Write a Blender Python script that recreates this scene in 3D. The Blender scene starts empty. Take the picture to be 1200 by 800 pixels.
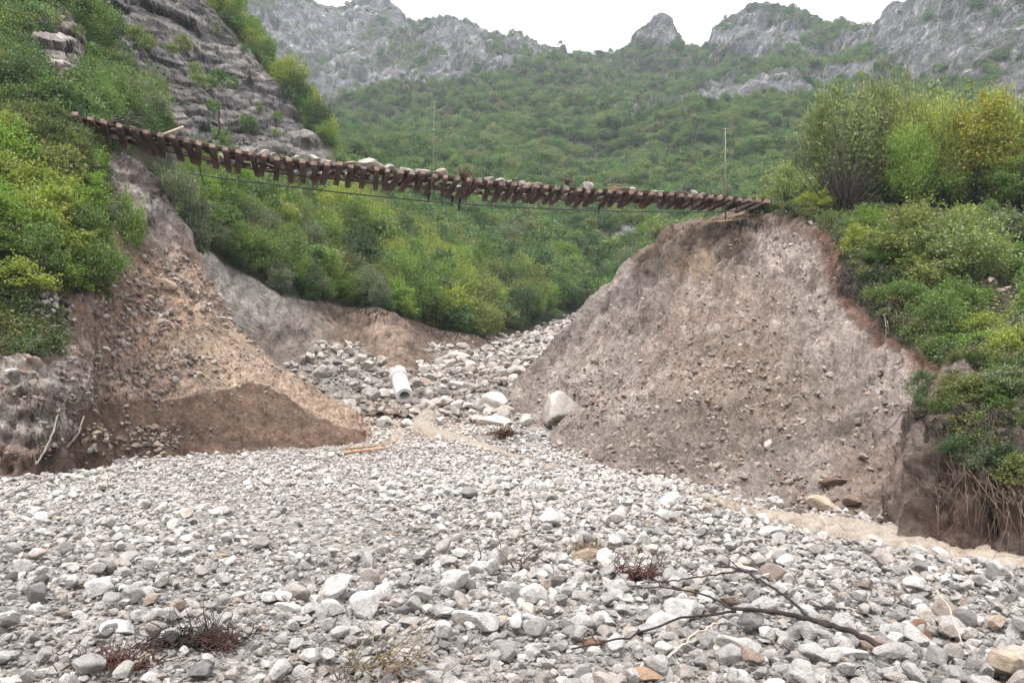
HAZE = 0.0002
EXPOSURE = 1.15
import bpy, math, random
import numpy as np
from mathutils import Vector, Matrix, Euler

random.seed(7)
rng = np.random.default_rng(11)
sc = bpy.context.scene
COL = sc.collection
R = math.radians

# ------------------------------------------------------------------ camera
CZ = 1.7
F = 930.0
PITCH = math.atan(100 / F)
cp, sp = math.cos(PITCH), math.sin(PITCH)
cam_d = bpy.data.cameras.new("camera")
cam = bpy.data.objects.new("camera", cam_d)
COL.objects.link(cam)
cam.location = (0, 0, CZ)
cam.rotation_euler = (math.pi / 2 + PITCH, 0, 0)
cam_d.sensor_width = 36
cam_d.lens = 36 * F / 1200
cam_d.clip_start = 0.1
cam_d.clip_end = 6000
sc.camera = cam


def P(px, py, d):
    """photo pixel + distance ahead -> point in the place"""
    u, v = (px - 600) / F, (400 - py) / F
    x, y, z = u, cp - v * sp, sp + v * cp
    t = d / y
    return np.array([x * t, d, CZ + z * t])


def PV(P3):
    """place -> photo pixel (used to look up kinds of ground and where shade is painted)"""
    x, y, z = P3[:, 0], P3[:, 1], P3[:, 2] - CZ
    fw = y * cp + z * sp
    up = -y * sp + z * cp
    return 600 + F * x / fw, 400 - F * up / fw


# ------------------------------------------------------------------ noise
_g = np.random.default_rng(3)
_perm = _g.permutation(256)
_perm = np.concatenate([_perm, _perm, _perm])
_gr = _g.normal(size=(256, 3))
_gr /= np.linalg.norm(_gr, axis=1)[:, None]


def perlin(p):
    i = np.floor(p).astype(np.int64)
    f = p - i
    i &= 255
    w = f * f * f * (f * (f * 6 - 15) + 10)
    out = np.zeros(len(p))
    for dx in (0, 1):
        for dy in (0, 1):
            for dz in (0, 1):
                h = _perm[_perm[_perm[i[:, 0] + dx] + i[:, 1] + dy] + i[:, 2] + dz]
                g = _gr[h]
                dot = g[:, 0] * (f[:, 0] - dx) + g[:, 1] * (f[:, 1] - dy) + g[:, 2] * (f[:, 2] - dz)
                k = (w[:, 0] if dx else 1 - w[:, 0]) * (w[:, 1] if dy else 1 - w[:, 1]) * (w[:, 2] if dz else 1 - w[:, 2])
                out += k * dot
    return out * 1.5


def fbm(p, scale, octs=4, off=0.0, ridged=False, gain=0.5):
    p = np.asarray(p, float) * np.asarray(scale) + off
    out, a, tot = np.zeros(len(p)), 1.0, 0.0
    for _ in range(octs):
        n = perlin(p)
        out += a * ((1 - 2 * np.abs(n)) if ridged else n)
        tot += a
        a *= gain
        p = p * 2.03 + 17.3
    return out / tot


def smooth(a, b, x):
    t = np.clip((x - a) / (b - a), 0, 1)
    return t * t * (3 - 2 * t)


def hash01(*ks):
    h = np.zeros(np.shape(ks[0]), np.int64) + 7
    for k in ks:
        h = _perm[(h + np.asarray(k, np.int64)) & 255]
    h2 = _perm[(h * 3 + np.asarray(ks[0], np.int64)) & 255]
    return (h * 256 + h2) / 65536.0


def blocks(p, hgt, lng, tilt=.0):
    """bedded rock: layers of blocks that stand out by different amounts"""
    w = fbm(p, .35 / lng, 3, 77.0) * 1.3
    zt = (p[:, 2] + tilt * p[:, 0]) / hgt + w
    li = np.floor(zt)
    al = (p[:, 0] * .8 + p[:, 1] * .6) / lng * (.6 + .9 * hash01(li)) + 40 * hash01(li + 31) + w
    ai = np.floor(al)
    big = np.floor(zt / 3.3)
    fr = zt - li
    return .45 * hash01(li, ai) + .3 * hash01(li + 9) + .25 * hash01(big + 5) - .18 * (fr < .16)


class RBF:
    """multiquadric surface through scattered points"""

    def __init__(self, xy, z, c):
        self.xy = np.asarray(xy, float)
        self.c = c
        n = len(self.xy)
        D = self._k(self.xy)
        A = np.zeros((n + 3, n + 3))
        A[:n, :n] = D + np.eye(n) * 1e-6
        A[:n, n] = A[n, :n] = 1
        A[:n, n + 1:] = self.xy
        A[n + 1:, :n] = self.xy.T
        self.w = np.linalg.solve(A, np.concatenate([np.asarray(z, float), np.zeros(3)]))

    def _k(self, q):
        d2 = ((q[:, None, :] - self.xy[None]) ** 2).sum(2)
        return -np.sqrt(d2 + self.c ** 2)

    def __call__(self, q):
        q = np.asarray(q, float)
        n = len(self.xy)
        out = np.empty(len(q))
        for a in range(0, len(q), 40000):
            b = q[a:a + 40000]
            out[a:a + 40000] = self._k(b) @ self.w[:n] + self.w[n] + b @ self.w[n + 1:]
        return out


# ------------------------------------------------------------------ mesh helpers
def np_mesh(name, V, faces, smooth_shade=True):
    """faces: (n,3) or (n,4) int array"""
    me = bpy.data.meshes.new(name)
    V = np.asarray(V, np.float32)
    faces = np.asarray(faces, np.int32)
    k = faces.shape[1]
    me.vertices.add(len(V))
    me.vertices.foreach_set("co", V.ravel())
    me.loops.add(faces.size)
    me.loops.foreach_set("vertex_index", faces.ravel())
    me.polygons.add(len(faces))
    me.polygons.foreach_set("loop_start", np.arange(0, faces.size, k, dtype=np.int32))
    me.polygons.foreach_set("loop_total", np.full(len(faces), k, np.int32))
    me.polygons.foreach_set("use_smooth", np.full(len(faces), smooth_shade, bool))
    me.update(calc_edges=True)
    return me


def link(name, me, mat=None, parent=None):
    o = bpy.data.objects.new(name, me)
    if mat is not None and me is not None:
        me.materials.clear()
        me.materials.append(mat)
    COL.objects.link(o)
    if parent:
        o.parent = parent
    return o


def tag(o, label=None, cat=None, group=None, kind=None):
    if label:
        o["label"] = label
    if cat:
        o["category"] = cat
    if group:
        o["group"] = group
    if kind:
        o["kind"] = kind
    return o


def set_color_attr(me, rgb, name="tint"):
    a = me.attributes.new(name, 'FLOAT_COLOR', 'POINT')
    c = np.ones((len(rgb), 4), np.float32)
    c[:, :3] = rgb
    a.data.foreach_set("color", c.ravel())


class MB:
    """collects tubes and boxes; build() links them as one mesh"""

    def __init__(self):
        self.V, self.T, self.n = [], [], 0

    def add(self, V, T):
        self.V.append(np.asarray(V, float))
        self.T.append(np.asarray(T, int) + self.n)
        self.n += len(V)

    def tube(self, pts, rad, sides=6):
        pts = np.asarray(pts, float)
        n = len(pts)
        rad = np.broadcast_to(np.asarray(rad, float), (n,)) if np.ndim(rad) == 0 or len(rad) == n else np.interp(np.linspace(0, 1, n), np.linspace(0, 1, len(rad)), rad)
        tan = np.gradient(pts, axis=0)
        tan /= np.linalg.norm(tan, axis=1)[:, None] + 1e-9
        ref = np.array([0, 0, 1.0]) if abs(tan[0][2]) < .8 else np.array([1.0, 0, 0])
        V = []
        for i in range(n):
            a = np.cross(tan[i], ref)
            a /= np.linalg.norm(a) + 1e-9
            b = np.cross(tan[i], a)
            ref = np.cross(a, tan[i])
            for k in range(sides):
                t = 2 * math.pi * k / sides
                V.append(pts[i] + rad[i] * (math.cos(t) * a + math.sin(t) * b))
        T = []
        for i in range(n - 1):
            for k in range(sides):
                p, q = i * sides + k, i * sides + (k + 1) % sides
                T += [(p, q, q + sides), (p, q + sides, p + sides)]
        V += [pts[0], pts[-1]]
        m = n * sides
        for k in range(sides):
            T += [(m, (k + 1) % sides, k), (m + 1, (n - 1) * sides + k, (n - 1) * sides + (k + 1) % sides)]
        self.add(V, T)

    def box(self, c, ax, ay, az, hx, hy, hz, bev=0.0, jit=0.0):
        """bevelled box: ends chamfered along every edge"""
        c, ax, ay, az = map(lambda q: np.asarray(q, float), (c, ax, ay, az))
        b = bev
        ring = [(-hx + b, -hz), (hx - b, -hz), (hx, -hz + b), (hx, hz - b), (hx - b, hz), (-hx + b, hz), (-hx, hz - b), (-hx, -hz + b)]
        secs = [(-hy, b), (-hy + b, 0), (-hy * .33, 0), (hy * .33, 0), (hy - b, 0), (hy, b)]
        V = []
        for (y, ins) in secs:
            for (x, z) in ring:
                s = np.array([x * (1 - ins / hx), z * (1 - ins / hz)])
                j = rng.normal(size=3) * jit
                V.append(c + ax * (s[0] + j[0]) + ay * (y + j[1]) + az * (s[1] + j[2]))
        T = []
        m = len(ring)
        for i in range(len(secs) - 1):
            for k in range(m):
                p, q = i * m + k, i * m + (k + 1) % m
                T += [(p, q, q + m), (p, q + m, p + m)]
        for k in range(1, m - 1):
            T += [(0, k + 1, k), ((len(secs) - 1) * m, (len(secs) - 1) * m + k, (len(secs) - 1) * m + k + 1)]
        self.add(V, T)

    def mesh(self, name, smooth_shade=True):
        return np_mesh(name, np.concatenate(self.V), np.concatenate(self.T), smooth_shade)

    def build(self, name, mat, parent=None, smooth_shade=True):
        return link(name, self.mesh(name, smooth_shade), mat, parent)


# ------------------------------------------------------------------ materials
def new_mat(name):
    m = bpy.data.materials.new(name)
    m.use_nodes = True
    nt = m.node_tree
    nt.nodes.clear()
    out = nt.nodes.new("ShaderNodeOutputMaterial")
    b = nt.nodes.new("ShaderNodeBsdfPrincipled")
    nt.links.new(b.outputs[0], out.inputs[0])
    return m, nt, b, out


def N(nt, typ, **kw):
    n = nt.nodes.new(typ)
    for k, v in kw.items():
        if k in n.inputs.keys():
            n.inputs[k].default_value = v
        else:
            setattr(n, k, v)
    return n


def ramp(nt, stops, interp='LINEAR'):
    r = nt.nodes.new("ShaderNodeValToRGB")
    r.color_ramp.interpolation = interp
    e = r.color_ramp.elements
    while len(e) < len(stops):
        e.new(0.5)
    for i, (p, c) in enumerate(stops):
        e[i].position = p
        e[i].color = (*c, 1) if len(c) == 3 else c
    return r


def g(v):
    return (v, v, v)


def mixc(nt, a, b, fac, mode='MULTIPLY'):
    m = nt.nodes.new("ShaderNodeMix")
    m.data_type = 'RGBA'
    m.blend_type = mode
    for sock, val in ((m.inputs[6], a), (m.inputs[7], b), (m.inputs[0], fac)):
        if hasattr(val, "is_linked") or hasattr(val, "links"):
            nt.links.new(val, sock)
        elif isinstance(val, (int, float)):
            sock.default_value = val
        else:
            sock.default_value = (*val, 1)
    return m.outputs[2]


def bump(nt, h, dist, strength=1.0, prev=None):
    b = N(nt, "ShaderNodeBump", Strength=strength, Distance=dist)
    nt.links.new(h, b.inputs["Height"])
    if prev is not None:
        nt.links.new(prev, b.inputs["Normal"])
    return b.outputs[0]


def ground_mat(name, scales, contrast=(.55, 1.4), bumps=((9, .08), (35, .03)), vor=None, rough=.95):
    """colour from the surface's own 'tint' attribute, broken up by noise in place coordinates"""
    m, nt, b, _ = new_mat(name)
    geo = N(nt, "ShaderNodeNewGeometry")
    att = N(nt, "ShaderNodeAttribute", attribute_name="tint")
    col = att.outputs["Color"]
    for s in scales:
        n = N(nt, "ShaderNodeTexNoise", Scale=s, Detail=6.0, Roughness=.65)
        nt.links.new(geo.outputs["Position"], n.inputs["Vector"])
        r = ramp(nt, [(.3, g(contrast[0])), (.7, g(contrast[1]))])
        nt.links.new(n.outputs["Fac"], r.inputs[0])
        col = mixc(nt, col, r.outputs[0], 1.0)
    prev = None
    if vor:
        for (s, dist, lo, hi) in vor:
            v = N(nt, "ShaderNodeTexVoronoi", Scale=s)
            nt.links.new(geo.outputs["Position"], v.inputs["Vector"])
            r = ramp(nt, [(0, g(lo)), (1, g(hi))])
            sep = N(nt, "ShaderNodeSeparateColor")
            nt.links.new(v.outputs["Color"], sep.inputs[0])
            nt.links.new(sep.outputs[0], r.inputs[0])
            col = mixc(nt, col, r.outputs[0], 1.0)
            inv = N(nt, "ShaderNodeMath", operation='SUBTRACT')
            inv.inputs[0].default_value = 1
            nt.links.new(v.outputs["Distance"], inv.inputs[1])
            prev = bump(nt, inv.outputs[0], dist, 1.0, prev)
    for (s, dist) in bumps:
        n = N(nt, "ShaderNodeTexNoise", Scale=s, Detail=8.0, Roughness=.7)
        nt.links.new(geo.outputs["Position"], n.inputs["Vector"])
        prev = bump(nt, n.outputs["Fac"], dist, 1.0, prev)
    nt.links.new(col, b.inputs["Base Color"])
    if prev is not None:
        nt.links.new(prev, b.inputs["Normal"])
    b.inputs["Roughness"].default_value = rough
    b.inputs["Specular IOR Level"].default_value = .2
    return m


def stone_mat(name, stops=None, spec=.25):
    """broken limestone: colour per stone (random over stops, or the object's own colour), mottled"""
    m, nt, b, _ = new_mat(name)
    oi = N(nt, "ShaderNodeObjectInfo")
    tc = N(nt, "ShaderNodeTexCoord")
    if stops:
        r = ramp(nt, stops, 'CONSTANT')
        nt.links.new(oi.outputs["Random"], r.inputs[0])
        col = r.outputs[0]
        w = N(nt, "ShaderNodeTexWhiteNoise", noise_dimensions='1D')
        nt.links.new(oi.outputs["Random"], w.inputs["W"])
        rr = ramp(nt, [(0, g(.7)), (1, g(1.25))])
        nt.links.new(w.outputs["Value"], rr.inputs[0])
        col = mixc(nt, col, rr.outputs[0], 1.0)
    else:
        col = oi.outputs["Color"]
    add = N(nt, "ShaderNodeVectorMath", operation='ADD')
    nt.links.new(tc.outputs["Object"], add.inputs[0])
    nt.links.new(oi.outputs["Location"], add.inputs[1])
    n = N(nt, "ShaderNodeTexNoise", Scale=2.6, Detail=7.0, Roughness=.7)
    nt.links.new(add.outputs[0], n.inputs["Vector"])
    r2 = ramp(nt, [(.32, (.62, .58, .54)), (.55, g(1.0)), (.75, (1.14, 1.13, 1.12))])
    nt.links.new(n.outputs["Fac"], r2.inputs[0])
    col = mixc(nt, col, r2.outputs[0], .9)
    v = N(nt, "ShaderNodeTexNoise", Scale=14.0, Detail=5.0, Roughness=.75)
    nt.links.new(add.outputs[0], v.inputs["Vector"])
    r3 = ramp(nt, [(.35, g(.78)), (.65, g(1.1))])
    nt.links.new(v.outputs["Fac"], r3.inputs[0])
    col = mixc(nt, col, r3.outputs[0], .8)
    nt.links.new(col, b.inputs["Base Color"])
    p = bump(nt, n.outputs["Fac"], .06, .8)
    p = bump(nt, v.outputs["Fac"], .02, .8, p)
    nt.links.new(p, b.inputs["Normal"])
    b.inputs["Roughness"].default_value = .85
    b.inputs["Specular IOR Level"].default_value = spec
    return m


def wood_mat(name, dark, light, scale=6.0, stretch=(1, 1, 1), rough=.85):
    m, nt, b, _ = new_mat(name)
    geo = N(nt, "ShaderNodeNewGeometry")
    mp = N(nt, "ShaderNodeMapping")
    mp.inputs["Scale"].default_value = stretch
    nt.links.new(geo.outputs["Position"], mp.inputs["Vector"])
    n = N(nt, "ShaderNodeTexNoise", Scale=scale, Detail=8.0, Roughness=.7)
    nt.links.new(mp.outputs[0], n.inputs["Vector"])
    r = ramp(nt, [(.3, dark), (.72, light)])
    nt.links.new(n.outputs["Fac"], r.inputs[0])
    nt.links.new(r.outputs[0], b.inputs["Base Color"])
    nt.links.new(bump(nt, n.outputs["Fac"], .02), b.inputs["Normal"])
    b.inputs["Roughness"].default_value = rough
    b.inputs["Specular IOR Level"].default_value = .2
    return m


def leaf_mat(name, stops=None, var=.32):
    """leaf colour per plant (random over stops, or the plant's own colour), varied leaf by leaf; lets some light through"""
    m = bpy.data.materials.new(name)
    m.use_nodes = True
    nt = m.node_tree
    nt.nodes.clear()
    out = N(nt, "ShaderNodeOutputMaterial")
    oi = N(nt, "ShaderNodeObjectInfo")
    geo = N(nt, "ShaderNodeNewGeometry")
    if stops:
        r = ramp(nt, stops)
        nt.links.new(oi.outputs["Random"], r.inputs[0])
        col = r.outputs[0]
    else:
        col = oi.outputs["Color"]
    rr = ramp(nt, [(0, (1 - var, 1 - var, 1 - var * .8)), (.85, (1 + var * .6, 1 + var * .6, 1 + var * .3)), (1, (1 + var * 1.0, 1 + var * .8, 1 - var * .2))])
    nt.links.new(geo.outputs["Random Per Island"], rr.inputs[0])
    col = mixc(nt, col, rr.outputs[0], 1.0)
    d = N(nt, "ShaderNodeBsdfDiffuse")
    t = N(nt, "ShaderNodeBsdfTranslucent")
    gl = N(nt, "ShaderNodeBsdfGlossy", Roughness=.55)
    gl.inputs["Color"].default_value = (.9, .9, .9, 1)
    nt.links.new(col, d.inputs["Color"])
    nt.links.new(mixc(nt, col, (1.1, 1.25, .6), 1.0), t.inputs["Color"])
    m1 = N(nt, "ShaderNodeMixShader")
    m1.inputs[0].default_value = .35
    nt.links.new(d.outputs[0], m1.inputs[1])
    nt.links.new(t.outputs[0], m1.inputs[2])
    m2 = N(nt, "ShaderNodeMixShader")
    m2.inputs[0].default_value = .03
    nt.links.new(m1.outputs[0], m2.inputs[1])
    nt.links.new(gl.outputs[0], m2.inputs[2])
    nt.links.new(m2.outputs[0], out.inputs[0])
    return m


M = {}
M['bed'] = ground_mat('gravel_ground', (1.2,), (.75, 1.2), ((60, .02),), vor=((11, .05, .55, 1.35), (26, .03, .7, 1.3)))
M['earth'] = ground_mat('bank_earth', (.35, 2.2, 9, 30), (.72, 1.28), ((2.5, .25), (9, .14), (30, .07)), vor=((2.8, .10, .9, 1.1), (8, .07, .82, 1.2)))
M['mountain'] = ground_mat('mountain_ground', (.03, .16, .7, 3.5), (.6, 1.35), ((.12, 4.5), (.4, 1.8), (1.3, .6), (6, .12)))
M['cliff'] = ground_mat('cliff_rock', (.25, 1.1), (.55, 1.45), ((1.1, .5), (5, .15)))
STONE_STOPS = [(0, (.485, .455, .43)), (.24, (.40, .372, .35)), (.46, (.55, .52, .49)), (.62, (.435, .398, .365)), (.74, (.295, .275, .262)),
               (.82, (.49, .435, .385)), (.89, (.63, .60, .57)), (.95, (.35, .285, .235)), (.98, (.16, .145, .135))]
M['stone'] = stone_mat('river_stone', STONE_STOPS)
M['stone_own'] = stone_mat('river_stone_single')
M['scree'] = stone_mat('scree_stone', [(0, (.25, .205, .175)), (.3, (.30, .25, .22)), (.55, (.19, .15, .125)), (.75, (.36, .32, .285)), (.9, (.24, .165, .125))])
M['sleeper'] = wood_mat('sleeper_wood', (.022, .015, .013), (.125, .088, .072), 5.0, (1, .5, 1))
M['rust'] = wood_mat('rusted_steel', (.028, .017, .015), (.085, .05, .040), 9.0)
M['railearth'] = wood_mat('dark_rail_earth', (.022, .013, .011), (.085, .052, .042), 6.0)
M['bark'] = wood_mat('bark', (.022, .018, .015), (.085, .068, .056), 7.0, (1, 1, .3))
M['darkwood'] = wood_mat('wet_dark_wood', (.012, .009, .008), (.06, .045, .038), 8.0)
M['palewood'] = wood_mat('bleached_wood', (.28, .22, .16), (.55, .47, .38), 8.0)
M['redwood'] = wood_mat('red_roots', (.03, .015, .012), (.12, .058, .042), 10.0)
M['splitwood'] = wood_mat('fresh_split_wood', (.22, .11, .055), (.46, .30, .18), 6.0)
M['root'] = wood_mat('root_bark', (.04, .028, .021), (.17, .125, .095), 8.0)
M['straw'] = wood_mat('dry_grass', (.10, .075, .045), (.27, .21, .135), 8.0)
M['deadroot'] = wood_mat('dead_roots', (.16, .135, .115), (.36, .32, .28), 8.0)
M['leaf'] = leaf_mat('leaf_single')
M['leaf_far'] = leaf_mat('leaf_forest', [(0, (.034, .066, .024)), (.18, (.060, .112, .040)), (.42, (.115, .185, .054)), (.6, (.082, .142, .056)), (.78, (.155, .21, .066)), (.92, (.17, .19, .075)), (1, (.12, .145, .09))])
M['leaf_low'] = leaf_mat('leaf_undergrowth', [(0, (.040, .064, .020)), (.4, (.085, .118, .032)), (.7, (.135, .155, .046)), (.88, (.13, .105, .055)), (1, (.055, .07, .035))])

# ------------------------------------------------------------------ ground surfaces
def fit_xyz(pix, xyz=(), c=1.2):
    pts = [P(*q) for q in pix] + [np.array(q, float) for q in xyz]
    A = np.array(pts)
    return RBF(A[:, :2], A[:, 2], c)


BED = fit_xyz([(100, 560, 24), (500, 560, 25), (300, 540, 30), (500, 540, 31), (100, 545, 28), (430, 522, 36), (300, 518, 37), (520, 515, 37),
               (480, 500, 40), (590, 500, 39), (560, 470, 45), (500, 455, 48), (420, 425, 50), (470, 430, 53), (560, 440, 52), (600, 420, 62), (520, 408, 64),
               (440, 405, 57), (380, 412, 50), (600, 402, 78), (640, 385, 95), (655, 372, 112), (700, 362, 112), (690, 545, 31), (800, 570, 22.5), (830, 590, 18.5)],
              [(-40, 0, 0), (0, 0, 0), (40, 0, 0), (0, 5, 0), (-6, 6, 0.02), (-8, 12, .08), (0, 12, .08), (4, 12, .02), (6, 14, -.03), (4.5, 19, -.02), (6.5, 10.5, -.06), (9, 9, -.06),
               (8, 5, -.1), (5, 8, 0), (3, 17, .12), (-25, 15, .1), (-30, 26, .3), (-16, 18, .1), (-40, 40, 2), (12, 20, -.2), (30, 20, -.2), (20, 45, 2), (-20, 45, 3.5), (8, 38, 1.0)], c=2.0)


def stream_amount(x, y):
    """0..1 where the muddy water runs"""
    path = np.array([(9.2, 8.4), (7.3, 9.9), (6.4, 11.5), (5.6, 13.6), (5.0, 16.2), (4.9, 18.5), (3.9, 22), (2.6, 27), (.6, 32), (-2, 36.5), (-4.6, 40), (-4.4, 44), (-3, 48), (-1.9, 54)])
    wid = np.array([.75, .7, .72, .66, .5, .3, .15, .1, .15, .5, .8, .6, .3, .2])
    best = np.full(len(x), 9.)
    for i in range(len(path) - 1):
        a, b = path[i], path[i + 1]
        ab = b - a
        t = np.clip(((x - a[0]) * ab[0] + (y - a[1]) * ab[1]) / (ab @ ab), 0, 1)
        dd = np.hypot(x - a[0] - t * ab[0], y - a[1] - t * ab[1]) / (wid[i] + (wid[i + 1] - wid[i]) * t)
        best = np.minimum(best, dd)
    return best


def bed_z(x, y):
    q = np.stack([x, y], 1)
    z = BED(q)
    p3 = np.stack([x, y, np.zeros_like(x)], 1)
    k = smooth(36, 50, y)
    z = z - .16 * np.clip(1.5 - stream_amount(x, y), 0, 1) * (y < 60)
    z = z + fbm(p3, .35, 3) * (.16 + .35 * k) + fbm(p3, 1.3, 3, 5.1) * .07
    return z


LEFT = fit_xyz([
    # leafy slope
    (70, 138, 34.8), (0, 150, 33.5), (-120, 160, 33), (0, 250, 29.5), (-120, 270, 28), (0, 340, 26.5), (60, 330, 28.3), (100, 310, 30), (60, 250, 31), (110, 210, 34), (115, 260, 33), (130, 290, 33.5),
    (-120, 400, 24), (0, 400, 25.5), (70, 400, 28), (85, 360, 29.5),
    # grey block with its cut face
    (0, 436, 24.6), (50, 440, 25.2), (92, 455, 26.5), (-100, 440, 23.5), (0, 470, 24.2), (50, 475, 24.7), (0, 545, 23.9), (50, 545, 24.5), (88, 540, 26), (-100, 550, 23),
    # rock chute under the track end
    (110, 168, 36.6), (140, 185, 37.3), (125, 200, 36.2), (170, 205, 38.0), (200, 230, 39.5), (225, 285, 41), (175, 250, 37.2), (150, 285, 35.4), (190, 290, 37.4),
    # cone
    (215, 300, 38.6), (180, 330, 35.6), (120, 340, 32.2), (150, 380, 33.0), (230, 360, 36.6), (280, 395, 38), (250, 420, 36.0), (330, 430, 38.6), (350, 443, 38.4), (400, 472, 38.3), (428, 492, 38.2), (180, 430, 33.2), (100, 430, 29.6),
    # wet cut face
    (110, 470, 29.9), (160, 465, 31.8), (220, 460, 33.4), (300, 449, 36.0), (350, 478, 36.6), (395, 496, 37.3),
    (105, 520, 29.2), (160, 522, 31.0), (220, 519, 32.7), (300, 517, 34.9), (350, 511, 35.8), (400, 505, 36.8), (300, 540, 34), (200, 545, 31.6),
    # behind the cone
    (240, 330, 41.5), (250, 400, 43), (330, 470, 43), (430, 520, 41), (180, 260, 42.5), (110, 190, 40), (450, 560, 40), (300, 470, 46), (400, 500, 48), (450, 520, 51), (260, 420, 48), (350, 450, 53), (430, 470, 54), (240, 360, 46),
    # ground behind the track end
    (0, 135, 38), (-150, 140, 38), (100, 150, 42), (50, 135, 40)],
    [(-45, 30, 9), (-45, 40, 16), (-16, 48, 12), (-19, 50, 13), (-45, 20, 1), (-28, 52, 16)], c=.7)

RIGHT = fit_xyz([
    # toe
    (585, 466, 45), (620, 492, 40), (655, 525, 35), (690, 550, 31), (800, 578, 22.5), (900, 598, 18), (1040, 632, 13.4), (1110, 648, 11.6), (1200, 660, 10.6), (1300, 690, 9.8),
    # ridge against the valley
    (605, 445, 46.5), (640, 408, 47.5), (700, 345, 48.2), (745, 300, 48.4), (768, 276, 48.2), (790, 264, 48), (830, 257, 47), (865, 250, 46), (900, 247, 45), (930, 250, 44.2),
    # open face
    (700, 450, 39.5), (650, 440, 43.5), (720, 400, 43.5), (850, 350, 41), (800, 300, 45), (830, 400, 38), (800, 430, 36.8), (780, 468, 33.6), (770, 485, 33.0), (760, 520, 30), (720, 535, 31),
    (900, 440, 33.2), (950, 350, 37), (900, 300, 41.5), (960, 285, 41), (920, 268, 43.4), (870, 500, 28.2), (950, 480, 28), (950, 560, 20.5), (1000, 520, 22.5), (1000, 580, 17),
    # lip and the hollow under it
    (948, 262, 43.2), (978, 285, 39.6), (985, 310, 37.6), (1005, 355, 33.2), (1050, 398, 28.2), (1112, 432, 22.0),
    (975, 325, 38.4), (995, 370, 34.3), (1040, 425, 29.2), (1085, 475, 22.6), (1055, 540, 18.0), (1060, 590, 15.2),
    # nose near the water
    (1095, 450, 16.0), (1150, 440, 15.4), (1200, 440, 15), (1078, 490, 14.2), (1085, 520, 13.4), (1140, 505, 13.0), (1200, 500, 12.6), (1300, 480, 12), (1120, 560, 12.4), (1200, 560, 11.6), (1065, 560, 13.9), (1045, 610, 13.7),
    # leafy slope behind the lip
    (1130, 425, 24), (1200, 405, 25), (1180, 330, 34), (1200, 300, 40), (1080, 300, 41), (1020, 275, 43.5), (1150, 262, 46), (1300, 400, 25), (1300, 300, 38),
    # level by the track
    (910, 246, 47), (1000, 248, 47.5), (1200, 248, 50), (1000, 252, 54), (1300, 240, 52)],
    [(5, 62, 4), (0, 56, 4.0), (12, 64, 8), (25, 66, 13), (50, 60, 14), (60, 30, 8), (40, 15, 3), (30, 8, 1.5), (-1, 50, 2.2), (3, 25, -1.2), (4, 16, -1.4), (4, 12, -1.4), (-1, 38, 0), (8, 8, -1.2), (20, 4, -.5)], c=.7)

# valley side, mountain: angle above eye level as a smooth function of bearing and log distance
MT_PIX = [
    (100, 300, 42), (170, 290, 44),
    (232, 288, 46), (330, 345, 51), (440, 360, 58), (540, 390, 68), (600, 393, 84), (640, 372, 100), (700, 362, 108),
    (215, 390, 42.5), (240, 395, 43.5), (330, 415, 47.5), (420, 412, 55), (520, 410, 65), (590, 405, 80), (640, 390, 95), (690, 378, 104),
    (300, 460, 42), (450, 480, 42), (560, 500, 45), (700, 500, 45), (700, 450, 60), (800, 480, 45), (1000, 470, 45), (1250, 460, 45), (800, 400, 70), (650, 410, 80), (620, 425, 70),
    (700, 345, 130), (760, 300, 130), (760, 282, 150), (860, 240, 170), (1000, 250, 100), (1000, 225, 140), (900, 205, 200), (900, 150, 290), (900, 100, 430), (1100, 190, 180), (1100, 140, 250), (1100, 95, 330), (1250, 130, 220), (1250, 60, 350),
    (1000, 120, 340), (1000, 75, 450),
    (420, 310, 66), (500, 325, 82), (500, 285, 110), (500, 245, 150), (500, 205, 215), (500, 160, 310), (450, 150, 370), (550, 110, 440), (620, 100, 490), (700, 120, 460), (700, 180, 310), (700, 240, 200), (600, 300, 125), (600, 350, 95), (700, 300, 140), (800, 200, 240), (800, 110, 470),
    (300, 270, 56), (250, 245, 51), (350, 240, 72), (350, 300, 58), (300, 205, 78), (240, 205, 62), (400, 195, 170), (400, 165, 300), (150, 230, 52),
    (400, 130, 480), (330, 110, 600), (380, 60, 730), (480, 90, 620), (430, 0, 860), (455, 12, 840), (478, 34, 800), (505, 29, 780), (535, 34, 770), (560, 45, 750), (582, 58, 740), (602, 51, 720), (640, 61, 680), (690, 69, 640),
    (735, 66, 620), (744, 57, 610), (753, 43, 610), (768, 37, 610), (782, 42, 610), (793, 57, 610), (805, 62, 610), (828, 62, 600), (846, 36, 600), (865, 22, 600), (890, 18, 600), (920, 15, 600), (945, 26, 600), (965, 38, 590), (1000, 44, 580), (1030, 40, 570), (1042, 24, 560), (1062, 22, 550), (1075, 12, 540), (1100, 9, 525), (1130, -10, 500), (1200, -45, 460), (1300, -90, 420), (1500, -100, 400),
    (760, 90, 560), (890, 75, 540), (830, 85, 540), (960, 75, 510), (300, -60, 900), (150, -80, 900), (0, -80, 900), (-200, -80, 900), (200, 100, 400), (0, 120, 300), (-200, 120, 300)]
MT_PIX += [(px, py + 70, d * 1.3) for (px, py, d) in [(430, 0, 860), (505, 29, 780), (582, 58, 740), (640, 61, 680), (690, 69, 640), (768, 50, 610), (830, 50, 600), (890, 18, 600), (965, 38, 590), (1042, 24, 560), (1130, -10, 500), (1300, -90, 420), (300, -60, 900), (0, -80, 900)]]
_A = np.array([P(*q) for q in MT_PIX])
KD = .30
MTR = RBF(np.stack([_A[:, 0] / _A[:, 1], KD * np.log(_A[:, 1])], 1), (_A[:, 2] - CZ) / _A[:, 1], .012)

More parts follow.
